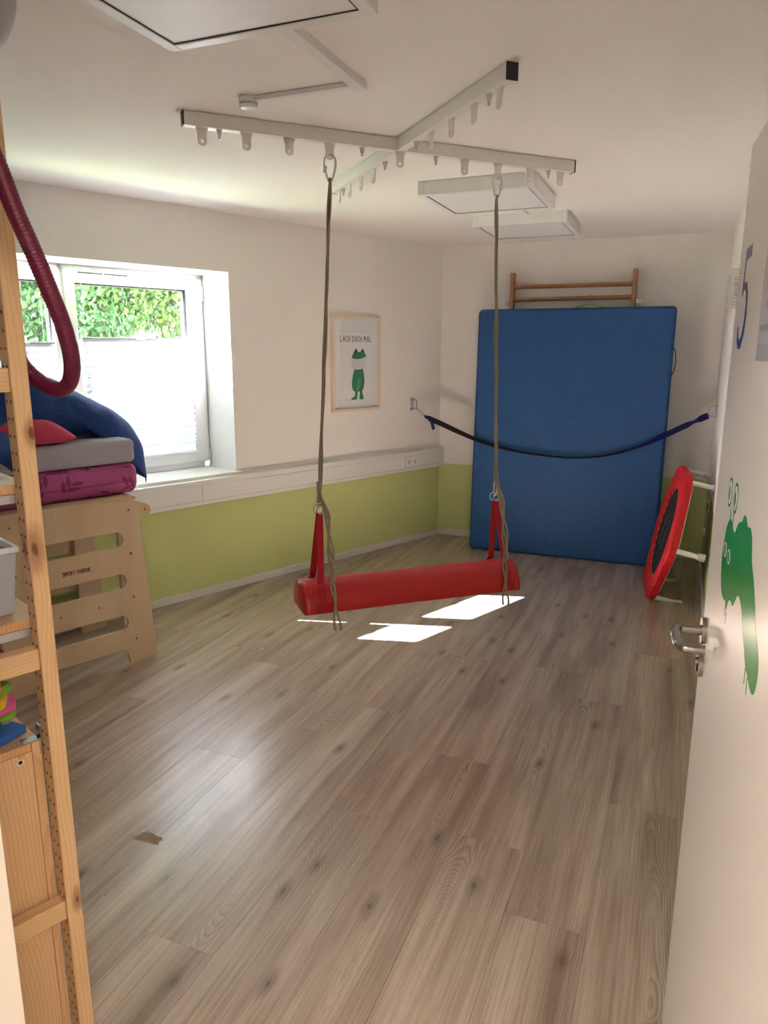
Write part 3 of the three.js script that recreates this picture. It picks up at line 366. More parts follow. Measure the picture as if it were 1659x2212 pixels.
function anchor(pos, turn, label) { const g = tag(grp('wall_anchor', pos, turn), label, 'wall anchor', 'wall anchors');
  mesh('plate', rb(0.052, 0.105, 0.004, 0, 0, 0.002, 0.0018, 2), mZinc, g);
  for (const [x, y] of [[-0.016, 0.04], [0.016, 0.04], [-0.016, -0.04], [0.016, -0.04]]) mesh('screw', M(cylZ(0.005, 0.005, x, y, 0.0055, 6), cylZ(0.007, 0.0015, x, y, 0.0045, 14)), mChrome, g);
  mesh('clamp_bar', M(rb(0.012, 0.1, 0.012, 0, 0, 0.012, 0.004, 2)), mZinc, g);
  mesh('bow', tube([[0, 0.036, 0.01], [0, 0.036, 0.04], [0, 0.03, 0.052], [0, 0, 0.055], [0, -0.03, 0.052], [0, -0.036, 0.04], [0, -0.036, 0.01]], 0.004, 50, 8), mChrome, g); return g; }
const aL = W(0.358, 0), aR = [RX, -5.83];
anchor([aL[0], 1.192, aL[1]], TH, 'steel wall anchor on the window wall at the left end of the blue strap');
anchor([aR[0], 1.205, aR[1]], -Math.PI / 2, 'steel wall anchor on the right wall at the right end of the blue strap');
{
  const g = tag(grp('fastening_strap'), 'dark blue strap hung across the front of the blue mat', 'strap'); const mS = std('#0b1466', 0.7, { bumpMap: tiled(weave, 40), bumpScale: 0.0003 }), mS2 = std('#080b1c', 0.75, { bumpMap: tiled(weave, 40), bumpScale: 0.0003 });
  const l0 = V(aL[0] + N.x * 0.052, 1.158, aL[1] + N.z * 0.052), l1 = V(-1.985, 1.098, -5.765), r0 = V(RX - 0.055, 1.172, -5.83);
  mesh('snap_hook', tube([l0, l0.clone().lerp(l1, 0.3).add(V(0, 0.009, 0)), l1.clone().add(V(0, 0.008, 0)), l1.clone().add(V(0.004, -0.004, 0)), l0.clone().lerp(l1, 0.35).add(V(0, -0.009, 0))], 0.003, 40, 8, true), mChrome, g);
  const matZ = (y) => -5.757 + Math.tan(MATA) * y + 0.031;
  const path = [l1, V(-1.93, 1.077, -5.755), V(-1.85, 1.048, -5.75), V(-1.7, 0.985, matZ(0.985) + 0.014), V(-1.5, 0.91, matZ(0.91)), V(-1.25, 0.852, matZ(0.85)), V(-1.0, 0.823, matZ(0.82)), V(-0.75, 0.815, matZ(0.82)), V(-0.5, 0.85, matZ(0.85)), V(-0.28, 0.925, matZ(0.92)), V(-0.1, 1.02, matZ(1.02) + 0.004), V(0.02, 1.085, -5.80), V(0.12, 1.138, -5.82), r0];
  const cv = new THREE.CatmullRomCurve3(path); const n = 110, P = cv.getPoints(n);
  const seg = (i0, i1, m, w, tw) => { const q = P.slice(i0, i1 + 1); mesh('webbing', ribbon(q, q.map((p, i) => { const a = tw((i0 + i) / n); return V(0, Math.cos(a), Math.sin(a)); }), w, 0.0025), m, g); };
  seg(6, 74, mS2, 0.045, (t) => 0.2 + sstep(0.12, 0.5, t) * 0.95);
  seg(73, n, mS, 0.05, (t) => 1.15 - sstep(0.68, 0.78, t) * 0.7 + sstep(0.86, 0.9, t) * 0.5 - sstep(0.9, 0.95, t) * 0.7);
  seg(0, 7, mS, 0.022, () => 0.1);
  mesh('loose_end', ribbon([V(-1.925, 1.075, -5.748), V(-1.905, 1.03, -5.744), V(-1.895, 0.99, -5.744)], Array(3).fill(V(1, 0, 0.2)), 0.028, 0.002), mS, g);
  mesh('knot', new THREE.SphereGeometry(0.016, 14, 10).scale(1.3, 0.9, 0.9).translate(-1.955, 1.088, -5.757), mS, g);
}

// ---------------------------------------------------------------- mini trampoline leaning on the right wall
{
  const g = tag(grp('mini_trampoline', [-0.142, 0.004, -5.2]), 'small red-rimmed trampoline on its edge leaning against the right wall', 'trampoline');
  const body = new THREE.Matrix4();
  // local: x,y in the disc plane, +z = jumping side; x points to the camera, y up along the lean
  const nz = V(-0.965, 0.2, 0.1).normalize(), yx = V(0.2, 0.98, 0).addScaledVector(nz, -V(0.2, 0.98, 0).dot(nz)).normalize(), xx = yx.clone().cross(nz).normalize();
  body.makeBasis(xx, yx, nz); g.setRotationFromMatrix(body);
  const R = 0.495, hexv = (r) => Array.from({ length: 6 }, (_, i) => new THREE.Vector2(Math.cos(i * Math.PI / 3) * r, Math.sin(i * Math.PI / 3) * r));
  const cy = R * Math.sin(Math.PI / 3) + 0.004; const mRim = std('#d3121f', 0.6, { bumpMap: tiled(noiseTex(40, 215, 0.09), 3), bumpScale: 0.01 });
  const rnd6 = (r, q) => { const v = hexv(r), out = []; for (let i = 0; i < 6; i++) { const a = v[i], p = v[(i + 5) % 6], n = v[(i + 1) % 6]; const s = a.clone().lerp(p, q), e = a.clone().lerp(n, q); for (let k = 0; k <= 5; k++) { const t = k / 5; out.push(s.clone().multiplyScalar((1 - t) * (1 - t)).add(a.clone().multiplyScalar(2 * t * (1 - t))).add(e.clone().multiplyScalar(t * t))); } } return out; };
  const outer = rnd6(R, 0.22), inner = Array.from({ length: 36 }, (_, i) => new THREE.Vector2(Math.cos(i / 36 * 6.2832) * 0.335, Math.sin(i / 36 * 6.2832) * 0.335));
  const s = new THREE.Shape(outer); s.holes.push(new THREE.Path(inner.slice().reverse()));
  mesh('padded_rim', muv(new THREE.ExtrudeGeometry(s, { depth: 0.03, bevelEnabled: true, bevelSize: 0.012, bevelThickness: 0.012, bevelSegments: 3, curveSegments: 4 }).translate(0, cy, -0.045), 'y'), mRim, g);
  const mFab = std('#15161a', 0.8, { bumpMap: tiled(weave, 40), bumpScale: 0.0004 });
  const jm = mesh('jumping_mat', cylZ(0.31, 0.004, 0, cy, -0.022, 48), mFab, g);
  [-0.02, 0.06].forEach((yy, r) => { const t = mesh('printed_lettering', M(Array.from({ length: r ? 7 : 9 }, (_, i) => new THREE.BoxGeometry(0.012, 0.02 - 0.006 * r, 0.0008).translate(-0.1 + yy * 2, cy - 0.12 + i * 0.024, -0.0198))), std('#8c8f97', 0.7), jm); t.userData.kind = 'stuff'; });
  for (let i = 0; i < 30; i++) { const a = i / 30 * Math.PI * 2; mesh('elastic_loop', rb(0.034, 0.014, 0.006, 0, 0, 0, 0.0025), std('#b49a6c', 0.8), g, [Math.cos(a) * 0.318, cy + Math.sin(a) * 0.318, -0.019], [0, 0, a + 0.5]); }
  mesh('frame_tube', tube(rnd6(R - 0.03, 0.2).map((p) => V(p.x, p.y + cy, -0.052)), 0.014, 120, 8, true), mWhiteMetal, g);
  hexv(R - 0.03).forEach((p, i) => { const l = mesh('leg', cylZ(0.0165, 0.14, p.x, p.y + cy, -0.122, 18), mWhiteMetal, g); mesh('rubber_foot', M(new THREE.CylinderGeometry(0.021, 0.026, 0.045, 18).rotateX(Math.PI / 2).translate(p.x, p.y + cy, -0.2)), std('#d9d3c2', 0.7), l); });
}

// ---------------------------------------------------------------- right wall: tub on a small shelf, socket, door stop, note
{
  const c = V(0.168, 1.775, -2.6), g = tag(grp('plastic_tub', [c.x, c.y, c.z]), 'small white plastic tub with printed label, high on the right wall above the door edge', 'tub');
  const cv = document.createElement('canvas'); cv.width = 512; cv.height = 256; const k = cv.getContext('2d'); k.fillStyle = '#f3f4f5'; k.fillRect(0, 0, 512, 256); k.fillStyle = '#a9cdea'; k.fillRect(180, 0, 120, 256); k.fillStyle = '#24324c'; k.fillRect(205, 40, 50, 26); k.fillStyle = '#7f9c3c'; k.fillRect(190, 170, 100, 86); k.fillStyle = '#c9763b'; k.fillRect(230, 200, 40, 50); k.fillStyle = '#e9efe2'; k.beginPath(); k.ellipse(230, 150, 18, 40, 0, 0, 7); k.fill(); k.fillStyle = '#8d9097'; for (let r = 0; r < 10; r++) k.fillRect(320, 40 + r * 20, 110 + 30 * Math.sin(r * 3), r % 4 === 3 ? 9 : 5); for (let r = 0; r < 8; r++) k.fillRect(40, 50 + r * 22, 90, 5);
  const t = new THREE.CanvasTexture(cv); t.colorSpace = THREE.SRGBColorSpace;
  mesh('container', new THREE.CylinderGeometry(0.062, 0.05, 0.085, 36, 1, true).translate(0, 0.0425, 0), std('#ffffff', 0.35, { map: t, side: THREE.DoubleSide }), g, null, [0, 1.2, 0]); mesh('bottom', cyl(0.05, 0.049, 0.003, 0, 0.0015, 0, 36), std('#f3f4f5', 0.4), g);
  mesh('lid', M(new THREE.LatheGeometry([[0, 0.098], [0.06, 0.098], [0.067, 0.094], [0.068, 0.082], [0.064, 0.081], [0.063, 0.086], [0, 0.086]].map(([x, y]) => new THREE.Vector2(x, y)), 40)), std('#f4f4f2', 0.4), g);
  const s = tag(grp('wall_shelf', [RX, 1.775, -2.6]), 'small white wall shelf carrying the plastic tub, mostly behind the door', 'shelf'); mesh('board', bb(-0.135, 0, -0.016, 0, -0.09, 0.09, 0.003, 'z'), mWhiteMetal, s); mesh('bracket', bb(-0.1, 0, -0.07, -0.016, 0.02, 0.035, 0.003), mWhiteMetal, s);
  tag(mesh('paper_note', bb(-0.0006, 0, -0.05, 0.05, -0.05, 0.05, 0.0002), std('#f7f6f2', 0.8), scene, [RX - 0.0002, 1.777, -5.05], [Math.PI / 4, 0, 0]), 'small white paper note on the right wall below the tub', 'note');
  const so = tag(grp('wall_socket', [RX, 0.56, -5.5], -Math.PI / 2), 'black socket on the right wall behind the trampoline', 'socket'); mesh('cover_frame', rb(0.08, 0.08, 0.009, 0, 0, 0.0045, 0.003), mWhiteMetal, so); mesh('insert', M(new THREE.TorusGeometry(0.02, 0.003, 8, 24).translate(0, 0, 0.0095), cylZ(0.019, 0.002, 0, 0, 0.0095)), mBlack, so);
  const ds = tag(grp('door_stop', [RX, 0.32, -5.75], -Math.PI / 2), 'round white wall buffer behind the trampoline', 'door stop'); mesh('buffer', new THREE.SphereGeometry(0.03, 24, 12, 0, Math.PI * 2, 0, Math.PI / 2).rotateX(Math.PI / 2).scale(1, 1, 0.8), std('#efeee9', 0.5), ds);
}

// ---------------------------------------------------------------- the open door
{
  const Ex = 0.078, Ez = -1.56, Gx = 0.14, Gz = FZ, L = Math.hypot(Gx - Ex, Gz - Ez), turn = Math.atan2(-(Gz - Ez), Gx - Ex); // local x runs from the free edge to the hinges, +z is the visible face
  const d = struct(grp('door_1', [Ex, 0, Ez], turn), 'white open door with a blue number and a green frog sticker', 'door');
  // the visible face looks towards -x of the room: local -z after the turn, so build the leaf on local z 0..-t or +t accordingly
  const nrm = V(0, 0, 1).applyAxisAngle(V(0, 1, 0), turn); const f = nrm.x < 0 ? 1 : -1;   // +1: local +z is the visible face
  const leaf = (x0, x1, y0, y1, z0, z1, r, ax) => bb(x0, x1, y0, y1, Math.min(f * z0, f * z1), Math.max(f * z0, f * z1), r, ax);
  mesh('leaf', leaf(0, L - 0.004, 0.012, 1.984, -0.04, 0, 0.0015), mDoor, d);
  mesh('lock_plate', leaf(-0.0008, 0.0002, 0.93, 1.16, -0.03, -0.01, 0.0003), mSteel, d);
  const hy = 1.078, hx = 0.055;
  const h = mesh('door_handle', M(cylZ(0.0265, 0.009, hx, hy, f * 0.0045, 36), cylZ(0.0105, 0.04, hx, hy, f * 0.025, 24), tube([[hx, hy, f * 0.036], [hx, hy, f * 0.046], [hx + 0.006, hy, f * 0.054], [hx + 0.02, hy, f * 0.057], [hx + 0.05, hy, f * 0.057], [hx + 0.08, hy, f * 0.057], [hx + 0.095, hy, f * 0.054], [hx + 0.105, hy, f * 0.045], [hx + 0.107, hy, f * 0.034], [hx + 0.107, hy, f * 0.012]], 0.0098, 90, 20)), mSteel, d);
  mesh('grip_end', cylZ(0.0098, 0.001, hx + 0.107, hy, f * 0.0118, 20), mSteel, h);
  const k = mesh('key_escutcheon', cylZ(0.0265, 0.009, hx, hy - 0.071, f * 0.0045, 36), mSteel, d); mesh('lock_cylinder', M(cylZ(0.0085, 0.006, hx, hy - 0.066, f * 0.0115, 20), rb(0.009, 0.02, 0.006, hx, hy - 0.078, f * 0.0115, 0.003)), mSteel, k); mesh('key_slot', rb(0.002, 0.009, 0.001, hx, hy - 0.066, f * 0.0146, 0.0003), mDark, k);
  for (const y of [0.25, 1.75]) mesh('hinge', cyl(0.008, 0.008, 0.12, L, y, -f * 0.035, 14), mSteel, d);
  const stick = (pts, mat, name, parent, z, holes = [], smooth = true) => { const P = smooth ? new THREE.CatmullRomCurve3(pts.map(([x, y]) => V(x, y, 0)), true, 'centripetal').getPoints(pts.length * 4).map((p) => new THREE.Vector2(p.x, p.y)) : pts.map(([x, y]) => new THREE.Vector2(x, y)); const s = new THREE.Shape(P); for (const q of holes) s.holes.push(q); const g = new THREE.ExtrudeGeometry(s, { depth: 0.0002, bevelEnabled: false, curveSegments: 20 }); g.translate(0, 0, f > 0 ? z : -z - 0.0002); return mesh(name, g, mat, parent); };
  const mBlue = std('#1f4a9c', 0.25), mFrog = std('#23a044', 0.2), mWh = std('#f2f3ee', 0.3), mPup = std('#12704a', 0.3);
  // the number 5
  const five = [[0.141, 1.799], [0.076, 1.797], [0.070, 1.728], [0.078, 1.715], [0.092, 1.728], [0.115, 1.724], [0.131, 1.702], [0.131, 1.672], [0.116, 1.648], [0.095, 1.641], [0.078, 1.650], [0.068, 1.668], [0.058, 1.664], [0.066, 1.640], [0.086, 1.626], [0.118, 1.627], [0.144, 1.650], [0.153, 1.682], [0.146, 1.715], [0.124, 1.738], [0.096, 1.740], [0.086, 1.736], [0.089, 1.777], [0.143, 1.779]];
  stick(five, mBlue, 'number_five', d, 0.0001, [], false);
  const frog = [[0.218, 1.342], [0.192, 1.323], [0.178, 1.294], [0.172, 1.263], [0.182, 1.234], [0.205, 1.212], [0.236, 1.206], [0.262, 1.209], [0.281, 1.2], [0.292, 1.218], [0.319, 1.229], [0.342, 1.228], [0.361, 1.243], [0.377, 1.256], [0.397, 1.26], [0.428, 1.25], [0.451, 1.229], [0.481, 1.213], [0.505, 1.196], [0.531, 1.191], [0.559, 1.184], [0.580, 1.188], [0.593, 1.206], [0.592, 1.233], [0.572, 1.252], [0.544, 1.268], [0.525, 1.291], [0.495, 1.316], [0.464, 1.337], [0.447, 1.364], [0.426, 1.374], [0.402, 1.371], [0.379, 1.381], [0.360, 1.378], [0.345, 1.366], [0.317, 1.358], [0.297, 1.343], [0.285, 1.334], [0.263, 1.336], [0.241, 1.344]];
  const fr = stick(frog, mFrog, 'frog_sticker', d, 0.0001);
  const ell = (x, y, a, b, n = 28) => Array.from({ length: n }, (_, i) => [x + Math.cos(i / n * 6.2832) * a, y + Math.sin(i / n * 6.2832) * b]);
  for (const [x, y] of [[0.19, 1.384], [0.258, 1.386]]) { stick(ell(x, y, 0.023, 0.026), mFrog, 'eye_outline', fr, 0.0002, [], false); stick(ell(x, y, 0.018, 0.021), mWh, 'eye_white', fr, 0.00045, [], false); stick(ell(x - 0.004, y - 0.002, 0.009, 0.012), mPup, 'pupil', fr, 0.0007, [], false); }
  stick([[0.212, 1.362], [0.216, 1.362], [0.228, 1.34], [0.222, 1.338]], mFrog, 'eye_stalk', fr, 0.00015, [], false); stick([[0.252, 1.362], [0.257, 1.362], [0.258, 1.336], [0.252, 1.336]], mFrog, 'eye_stalk', fr, 0.00015, [], false);
  for (const [x, y] of [[0.202, 1.284], [0.25, 1.284]]) { stick(ell(x, y, 0.017, 0.013), mWh, 'nostril_ring', fr, 0.00045, [], false); stick(ell(x, y, 0.012, 0.0095), mPup, 'nostril', fr, 0.0007, [], false); }
  for (const [x, y, l] of [[0.266, 1.196, 0.017], [0.282, 1.188, 0.018], [0.505, 1.183, 0.022], [0.527, 1.178, 0.024]]) stick([[x, y + l / 2], [x + 0.005, y + l / 2], [x + 0.007, y - l / 2], [x + 0.003, y - l / 2 - 0.002]], mFrog, 'toe_drip', fr, 0.0001, [], false);
  // photo print taped on the door, mostly outside the frame
  const cv = document.createElement('canvas'); cv.width = 512; cv.height = 512; const c = cv.getContext('2d'); c.fillStyle = '#b9bac4'; c.fillRect(0, 0, 512, 512); for (let i = 0; i < 22; i++) { c.fillStyle = i % 2 ? '#c9c9d2' : '#a9aab6'; c.fillRect(i * 24, 180, 13, 230); } c.fillStyle = '#8d8f9d'; c.fillRect(20, 385, 492, 22); c.fillStyle = '#a5abb4'; c.fillRect(0, 450, 512, 62); c.fillStyle = '#2a2433'; c.fillRect(110, 150, 402, 20); c.fillRect(100, 190, 412, 14); c.fillStyle = '#5b3f38'; c.fillRect(140, 60, 200, 92); c.strokeStyle = '#2a2433'; c.lineWidth = 7; c.beginPath(); c.moveTo(120, 200); c.lineTo(80, 330); c.moveTo(400, 200); c.lineTo(430, 340); c.stroke();
  const t = new THREE.CanvasTexture(cv); t.colorSpace = THREE.SRGBColorSpace; const pg = new THREE.BoxGeometry(0.30, 0.21, 0.0004); const pm = std('#ffffff', 0.35, { map: t });
  const po = mesh('photo_print', pg, pm, d, [0.452, 1.713, f * 0.0003]); if (f < 0) po.rotation.y = Math.PI; 
}

// ---------------------------------------------------------------- climbing trestle, mattresses and cushions
const TR = 68.5 * Math.PI / 180, TP = [-2.551, 0, -2.966];
{
  const g = tag(grp('climbing_trestle', TP, TR), 'birch plywood climbing trestle with three slots in each side, under the mattresses', 'trestle');
  const cx = -0.388, half = [[0.000, 0.0], [0.008, 0.010], [-0.036, 0.66], [-0.046, 0.725], [-0.042, 0.752], [-0.022, 0.774], [0.006, 0.779], [0.024, 0.796], [0.024, 0.822], [0.004, 0.842], [-0.055, 0.868], [-0.075, 0.874]];
  const mir = (p) => [2 * cx - p[0], p[1]];
  const side = () => { const s = new THREE.Shape(); s.moveTo(-0.145, 0); s.lineTo(half[0][0] - 0.008, 0); s.quadraticCurveTo(0.008, 0, 0.007, 0.014); s.lineTo(-0.036, 0.66); s.lineTo(-0.044, 0.725); s.quadraticCurveTo(-0.046, 0.772, -0.012, 0.777); s.quadraticCurveTo(0.024, 0.782, 0.024, 0.812); s.quadraticCurveTo(0.022, 0.838, -0.012, 0.848); s.lineTo(-0.06, 0.868); s.quadraticCurveTo(-0.07, 0.874, -0.085, 0.874);
    const X = (x) => 2 * cx - x; s.lineTo(X(-0.085), 0.874); s.quadraticCurveTo(X(-0.07), 0.874, X(-0.06), 0.868); s.lineTo(X(-0.012), 0.848); s.quadraticCurveTo(X(0.022), 0.838, X(0.024), 0.812); s.quadraticCurveTo(X(0.024), 0.782, X(-0.012), 0.777); s.quadraticCurveTo(X(-0.046), 0.772, X(-0.044), 0.725); s.lineTo(X(-0.036), 0.66); s.lineTo(X(0.007), 0.014); s.quadraticCurveTo(X(0.008), 0, X(-0.008), 0); s.lineTo(X(-0.145), 0); s.lineTo(X(-0.15), 0.04); s.quadraticCurveTo(X(-0.155), 0.082, X(-0.19), 0.082); s.lineTo(-0.19, 0.082); s.quadraticCurveTo(-0.155, 0.082, -0.15, 0.04); s.closePath();
    for (const [y0, y1, xr] of [[0.636, 0.721, -0.135], [0.411, 0.496, -0.135], [0.187, 0.273, -0.14]]) { const r = (y1 - y0) / 2, yc = (y0 + y1) / 2, h = new THREE.Path(); h.absarc(xr - r, yc, r, -Math.PI / 2, Math.PI / 2, false); h.absarc(X(xr) + r, yc, r, Math.PI / 2, Math.PI * 1.5, false); h.closePath(); s.holes.push(h); }
    return muv(new THREE.ExtrudeGeometry(s, { depth: 0.014, bevelEnabled: true, bevelSize: 0.0025, bevelThickness: 0.0025, bevelSegments: 2, curveSegments: 14 }).translate(0, 0, -0.0165), 'y'); };
  const sg = side(); const f1 = mesh('side_panel', sg, mPly, g), f2 = mesh('side_panel', sg, mPly, g, [0, 0, -0.585]);
  mesh('top_board', bb(-0.715, -0.058, 0.8765, 0.893, -0.61, 0.008, 0.003, 'x'), mPly, g);
  for (const [a, b] of [[-0.155, -0.055], [-0.721, -0.621]]) for (const z of [-0.0185, -0.561]) mesh('batten', bb(a, b, 0.1, 0.85, z - 0.024, z, 0.002), mPly, g);
  for (const x of [-0.1, -0.676]) mesh('tie_beam', bb(x - 0.03, x + 0.03, 0.845, 0.8755, -0.582, -0.019, 0.002, 'z'), mPly, g);
  const scr = M(cylZ(0.006, 0.0025, 0, 0, 0.001, 16), new THREE.TorusGeometry(0.0055, 0.0012, 6, 18).translate(0, 0, 0.002));
  for (const [x, y] of [[-0.098, 0.826], [-0.008, 0.815], [-0.102, 0.594], [-0.105, 0.359], [-0.105, 0.125], [-0.677, 0.828], [-0.675, 0.595], [-0.672, 0.359], [-0.671, 0.125]]) { const b = mesh('bolt', scr, mChrome, g, [x, y, 0]); mesh('socket', cylZ(0.0025, 0.0006, 0, 0, 0.0026, 6), mDark, b); }
  for (const x of [-0.294, -0.487]) mesh('drilled_hole', cylZ(0.004, 0.0006, x, 0.345, 0.0001, 12), mDark, g);
  // lettering on the middle rail
  const font = await new FontLoader().loadAsync('fonts/droid/droid_sans_bold.typeface.json'); const mInk = std('#10182c', 0.5), mLogoRed = std('#c8232c', 0.5);
  const parts = []; let x = 0; const size = 0.0165; for (const ch of 'SPORT-THIEME') { if (ch === 'O') { x += 0.0165; continue; } const gsh = new THREE.ShapeGeometry(font.generateShapes(ch, size), 6); gsh.computeBoundingBox(); const b0 = gsh.boundingBox; gsh.translate(-b0.min.x + x, 0, 0); gsh.scale(1, 1, 1); parts.push(gsh); x += (b0.max.x - b0.min.x) + 0.0012; }
  const lw = x, lg = M(...parts); lg.scale(0.139 / lw, 1.25, 1); lg.translate(-0.459, 0.546, 0.0006); mesh('lettering', lg, mInk, g);
  const ox = -0.459 + 0.139 / lw * 0.0275 + 0.003; const ball = mesh('logo_ball', cylZ(0.0105, 0.0004, ox, 0.5565, 0.0006, 28), mLogoRed, g); mesh('swoosh', new THREE.ShapeGeometry(new THREE.Shape([[-0.002, -0.006], [0.006, 0.008], [0.003, -0.001], [0.005, -0.006]].map(([a, b]) => new THREE.Vector2(a, b)))).translate(ox, 0.5565, 0.001), std('#f3efe8', 0.5), ball);
}
function softBlock(w, h, d, r, amp, f) { const g = new RoundedBoxGeometry(w, h, d, 8, r); const p = g.attributes.position, nn = g.attributes.normal; for (let i = 0; i < p.count; i++) { const k = amp * (fbm(p.getX(i) * f + 5 + p.getY(i) * 3, p.getZ(i) * f + p.getY(i) * f) - 0.5); p.setXYZ(i, p.getX(i) + nn.getX(i) * k, p.getY(i) + nn.getY(i) * k * 0.5, p.getZ(i) + nn.getZ(i) * k); } return g; }
const cloth = noiseTex(70, 185, 0.06);
{
  // purple mattress with a printed leaf pattern
  const cv = document.createElement('canvas'); cv.width = 1024; cv.height = 512; const c = cv.getContext('2d'); c.fillStyle = '#b3568f'; c.fillRect(0, 0, 1024, 512);
  const leaf = (x, y, a, l, w) => { c.save(); c.translate(x, y); c.rotate(a); c.beginPath(); c.moveTo(0, 0); c.quadraticCurveTo(l * 0.45, -w, l, 0); c.quadraticCurveTo(l * 0.45, w, 0, 0); c.fill(); c.restore(); };
  c.fillStyle = '#87366b'; c.strokeStyle = '#87366b'; c.lineWidth = 4; for (let i = 0; i < 12; i++) { const x = (i % 4) * 256 + (Math.floor(i / 4) % 2) * 128 + rr(-20, 20), y = Math.floor(i / 4) * 172 + rr(20, 70), a = rr(0, 6.28); for (let k = 0; k < 4; k++) leaf(x + Math.cos(a) * k * 26, y + Math.sin(a) * k * 26, a + (k % 2 ? 0.75 : -0.75), rr(80, 100), 32); c.beginPath(); c.moveTo(x, y); c.lineTo(x + Math.cos(a) * 100, y + Math.sin(a) * 100); c.stroke(); }
  const t = new THREE.CanvasTexture(cv); t.colorSpace = THREE.SRGBColorSpace; t.wrapS = t.wrapT = THREE.RepeatWrapping; t.repeat.set(1 / 0.72, 1 / 0.36);
  const g = tag(grp('mattress', TP, TR), 'purple leaf-patterned mattress lying on the plywood trestle', 'mattress'); mesh('cover', muv(softBlock(0.86, 0.158, 0.555, 0.05, 0.018, 9).translate(-0.42, 0.974, -0.335), 'y'), std('#ffffff', 0.9, { map: t, bumpMap: tiled(cloth, 2.5), bumpScale: 0.008, sheen: 0.3, sheenRoughness: 0.6 }), g);
  mesh('seam', tube([[-0.82, 0.96, -0.0545], [-0.6, 0.962, -0.053], [-0.4, 0.958, -0.0535], [-0.15, 0.962, -0.053], [-0.045, 0.962, -0.057]], 0.002, 50, 6), std('#8f326b', 0.9), g);
  const g2 = tag(grp('mattress', TP, TR), 'grey foam mattress lying on the purple mattress', 'mattress'); mesh('cover', muv(softBlock(0.86, 0.124, 0.55, 0.03, 0.012, 7).translate(-0.428, 1.117, -0.34), 'x'), std('#a9a7b2', 0.95, { bumpMap: tiled(cloth, 3), bumpScale: 0.006 }), g2);
}
{
  const out = [[-0.8, 1.30], [-0.70, 1.43], [-0.57, 1.49], [-0.423, 1.505], [-0.29, 1.485], [-0.179, 1.418], [-0.073, 1.36], [0.025, 1.301], [0.108, 1.225], [0.152, 1.153], [0.174, 1.1], [0.186, 1.008], [0.189, 0.915], [0.178, 0.93], [0.15, 0.99], [0.122, 1.05], [0.110, 1.12], [0.085, 1.172], [0, 1.185], [-0.2, 1.186], [-0.42, 1.186], [-0.56, 1.18], [-0.645, 1.09], [-0.70, 1.13], [-0.78, 1.19]];
  const g = tag(grp('bean_bag', [TP[0], 0, TP[2]], TR), 'big dark blue cushion slumped over the grey mattress under the window', 'cushion');
  mesh('cover', inflate(out, [-0.28, 1.32], 0.155, { wrinkle: 0.05, n: 140, rings: 24, p: 0.55, shift: (x, y) => 0.42 * sstep(-0.55, -0.64, x) * (1 - sstep(1.14, 1.34, y)) }).translate(0, 0, -0.335), std('#1c3f7d', 0.85, { bumpMap: tiled(cloth, 3), bumpScale: 0.006, sheen: 0.5, sheenRoughness: 0.5, sheenColor: new THREE.Color('#4a6aa8') }), g);
  mesh('corner_tab', new THREE.ConeGeometry(0.006, 0.05, 8).rotateX(Math.PI).translate(0.1885, 0.905, -0.335), std('#1c3f7d', 0.85), g);
  const r = tag(grp('cushion', [TP[0], 0, TP[2]], TR), 'small red cushion lying on the grey mattress beside the wooden post', 'cushion');
  mesh('cover', inflate([[-0.66, 1.24], [-0.6, 1.30], [-0.496, 1.305], [-0.41, 1.294], [-0.358, 1.263], [-0.315, 1.231], [-0.288, 1.203], [-0.331, 1.186], [-0.378, 1.183], [-0.456, 1.182], [-0.55, 1.183], [-0.64, 1.19]], [-0.47, 1.24], 0.055, { wrinkle: 0.02, rings: 14, p: 0.6 }).translate(0, 0, -0.105), std('#bf3f5c', 0.85, { bumpMap: tiled(cloth, 5), bumpScale: 0.006, sheen: 0.3 }), r);
}

// ---------------------------------------------------------------- pine shelf unit by the door and what is on it
const SP = [-1.133, 0, -0.984];   // local x: depth away from the door, -z: along the shelf
{
  const g = tag(grp('shelf_unit', SP, TH), 'tall pine shelf unit with ladder ends beside the doorway', 'shelf');
  const len = 0.83, z0 = -0.044, z1 = -0.044 - len;
  const post = (x, z, k) => mesh('post', muv(new RoundedBoxGeometry(0.032, 2.26, 0.044, 2, 0.003).translate(0, 1.13, 0), 'y', 0.12 + k * 0.13, k * 0.31), mPost, g, [x + 0.016, 0, z - 0.022]);
  const p0 = post(0, 0, 0); post(-0.268, 0, 1); post(0, z1, 2); post(-0.268, z1, 3);
  for (const z of [-0.022, z1 - 0.022]) for (const y of [0.442, 1.022, 1.568, 2.1]) mesh('rung', muv(new RoundedBoxGeometry(0.236, 0.044, 0.03, 2, 0.002), 'x', y, z), mPine, g, [-0.118, y, z]);
  const holes = []; for (let y = 0.12; y < 2.2; y += 0.032) for (const z of [0.010, -0.010]) holes.push(cylX(0.0032, 0.0006, -0.0161, y, z, 8)); const ph = mesh('pin_holes', M(holes), std('#6b4425', 0.9), p0); ph.userData.kind = 'stuff';
  for (const [y, m] of [[2.135, mPineBoard], [1.64, mPineBoard], [1.369, mPineBoard], [1.095, mPineBoard]]) { const b = mesh('shelf_board', muv(new RoundedBoxGeometry(0.3, 0.018, len - 0.004, 2, 0.0015), 'z', y * 3, y), m, g, [-0.118, y - 0.009, (z0 + z1) / 2]); mesh('edge_rail', M(rb(0.27, 0.018, 0.003, 0, -0.019, len / 2 - 0.006, 0.001), rb(0.27, 0.002, 0.02, 0, -0.0275, len / 2 - 0.016, 0.0005)), mAlu, b); }
}
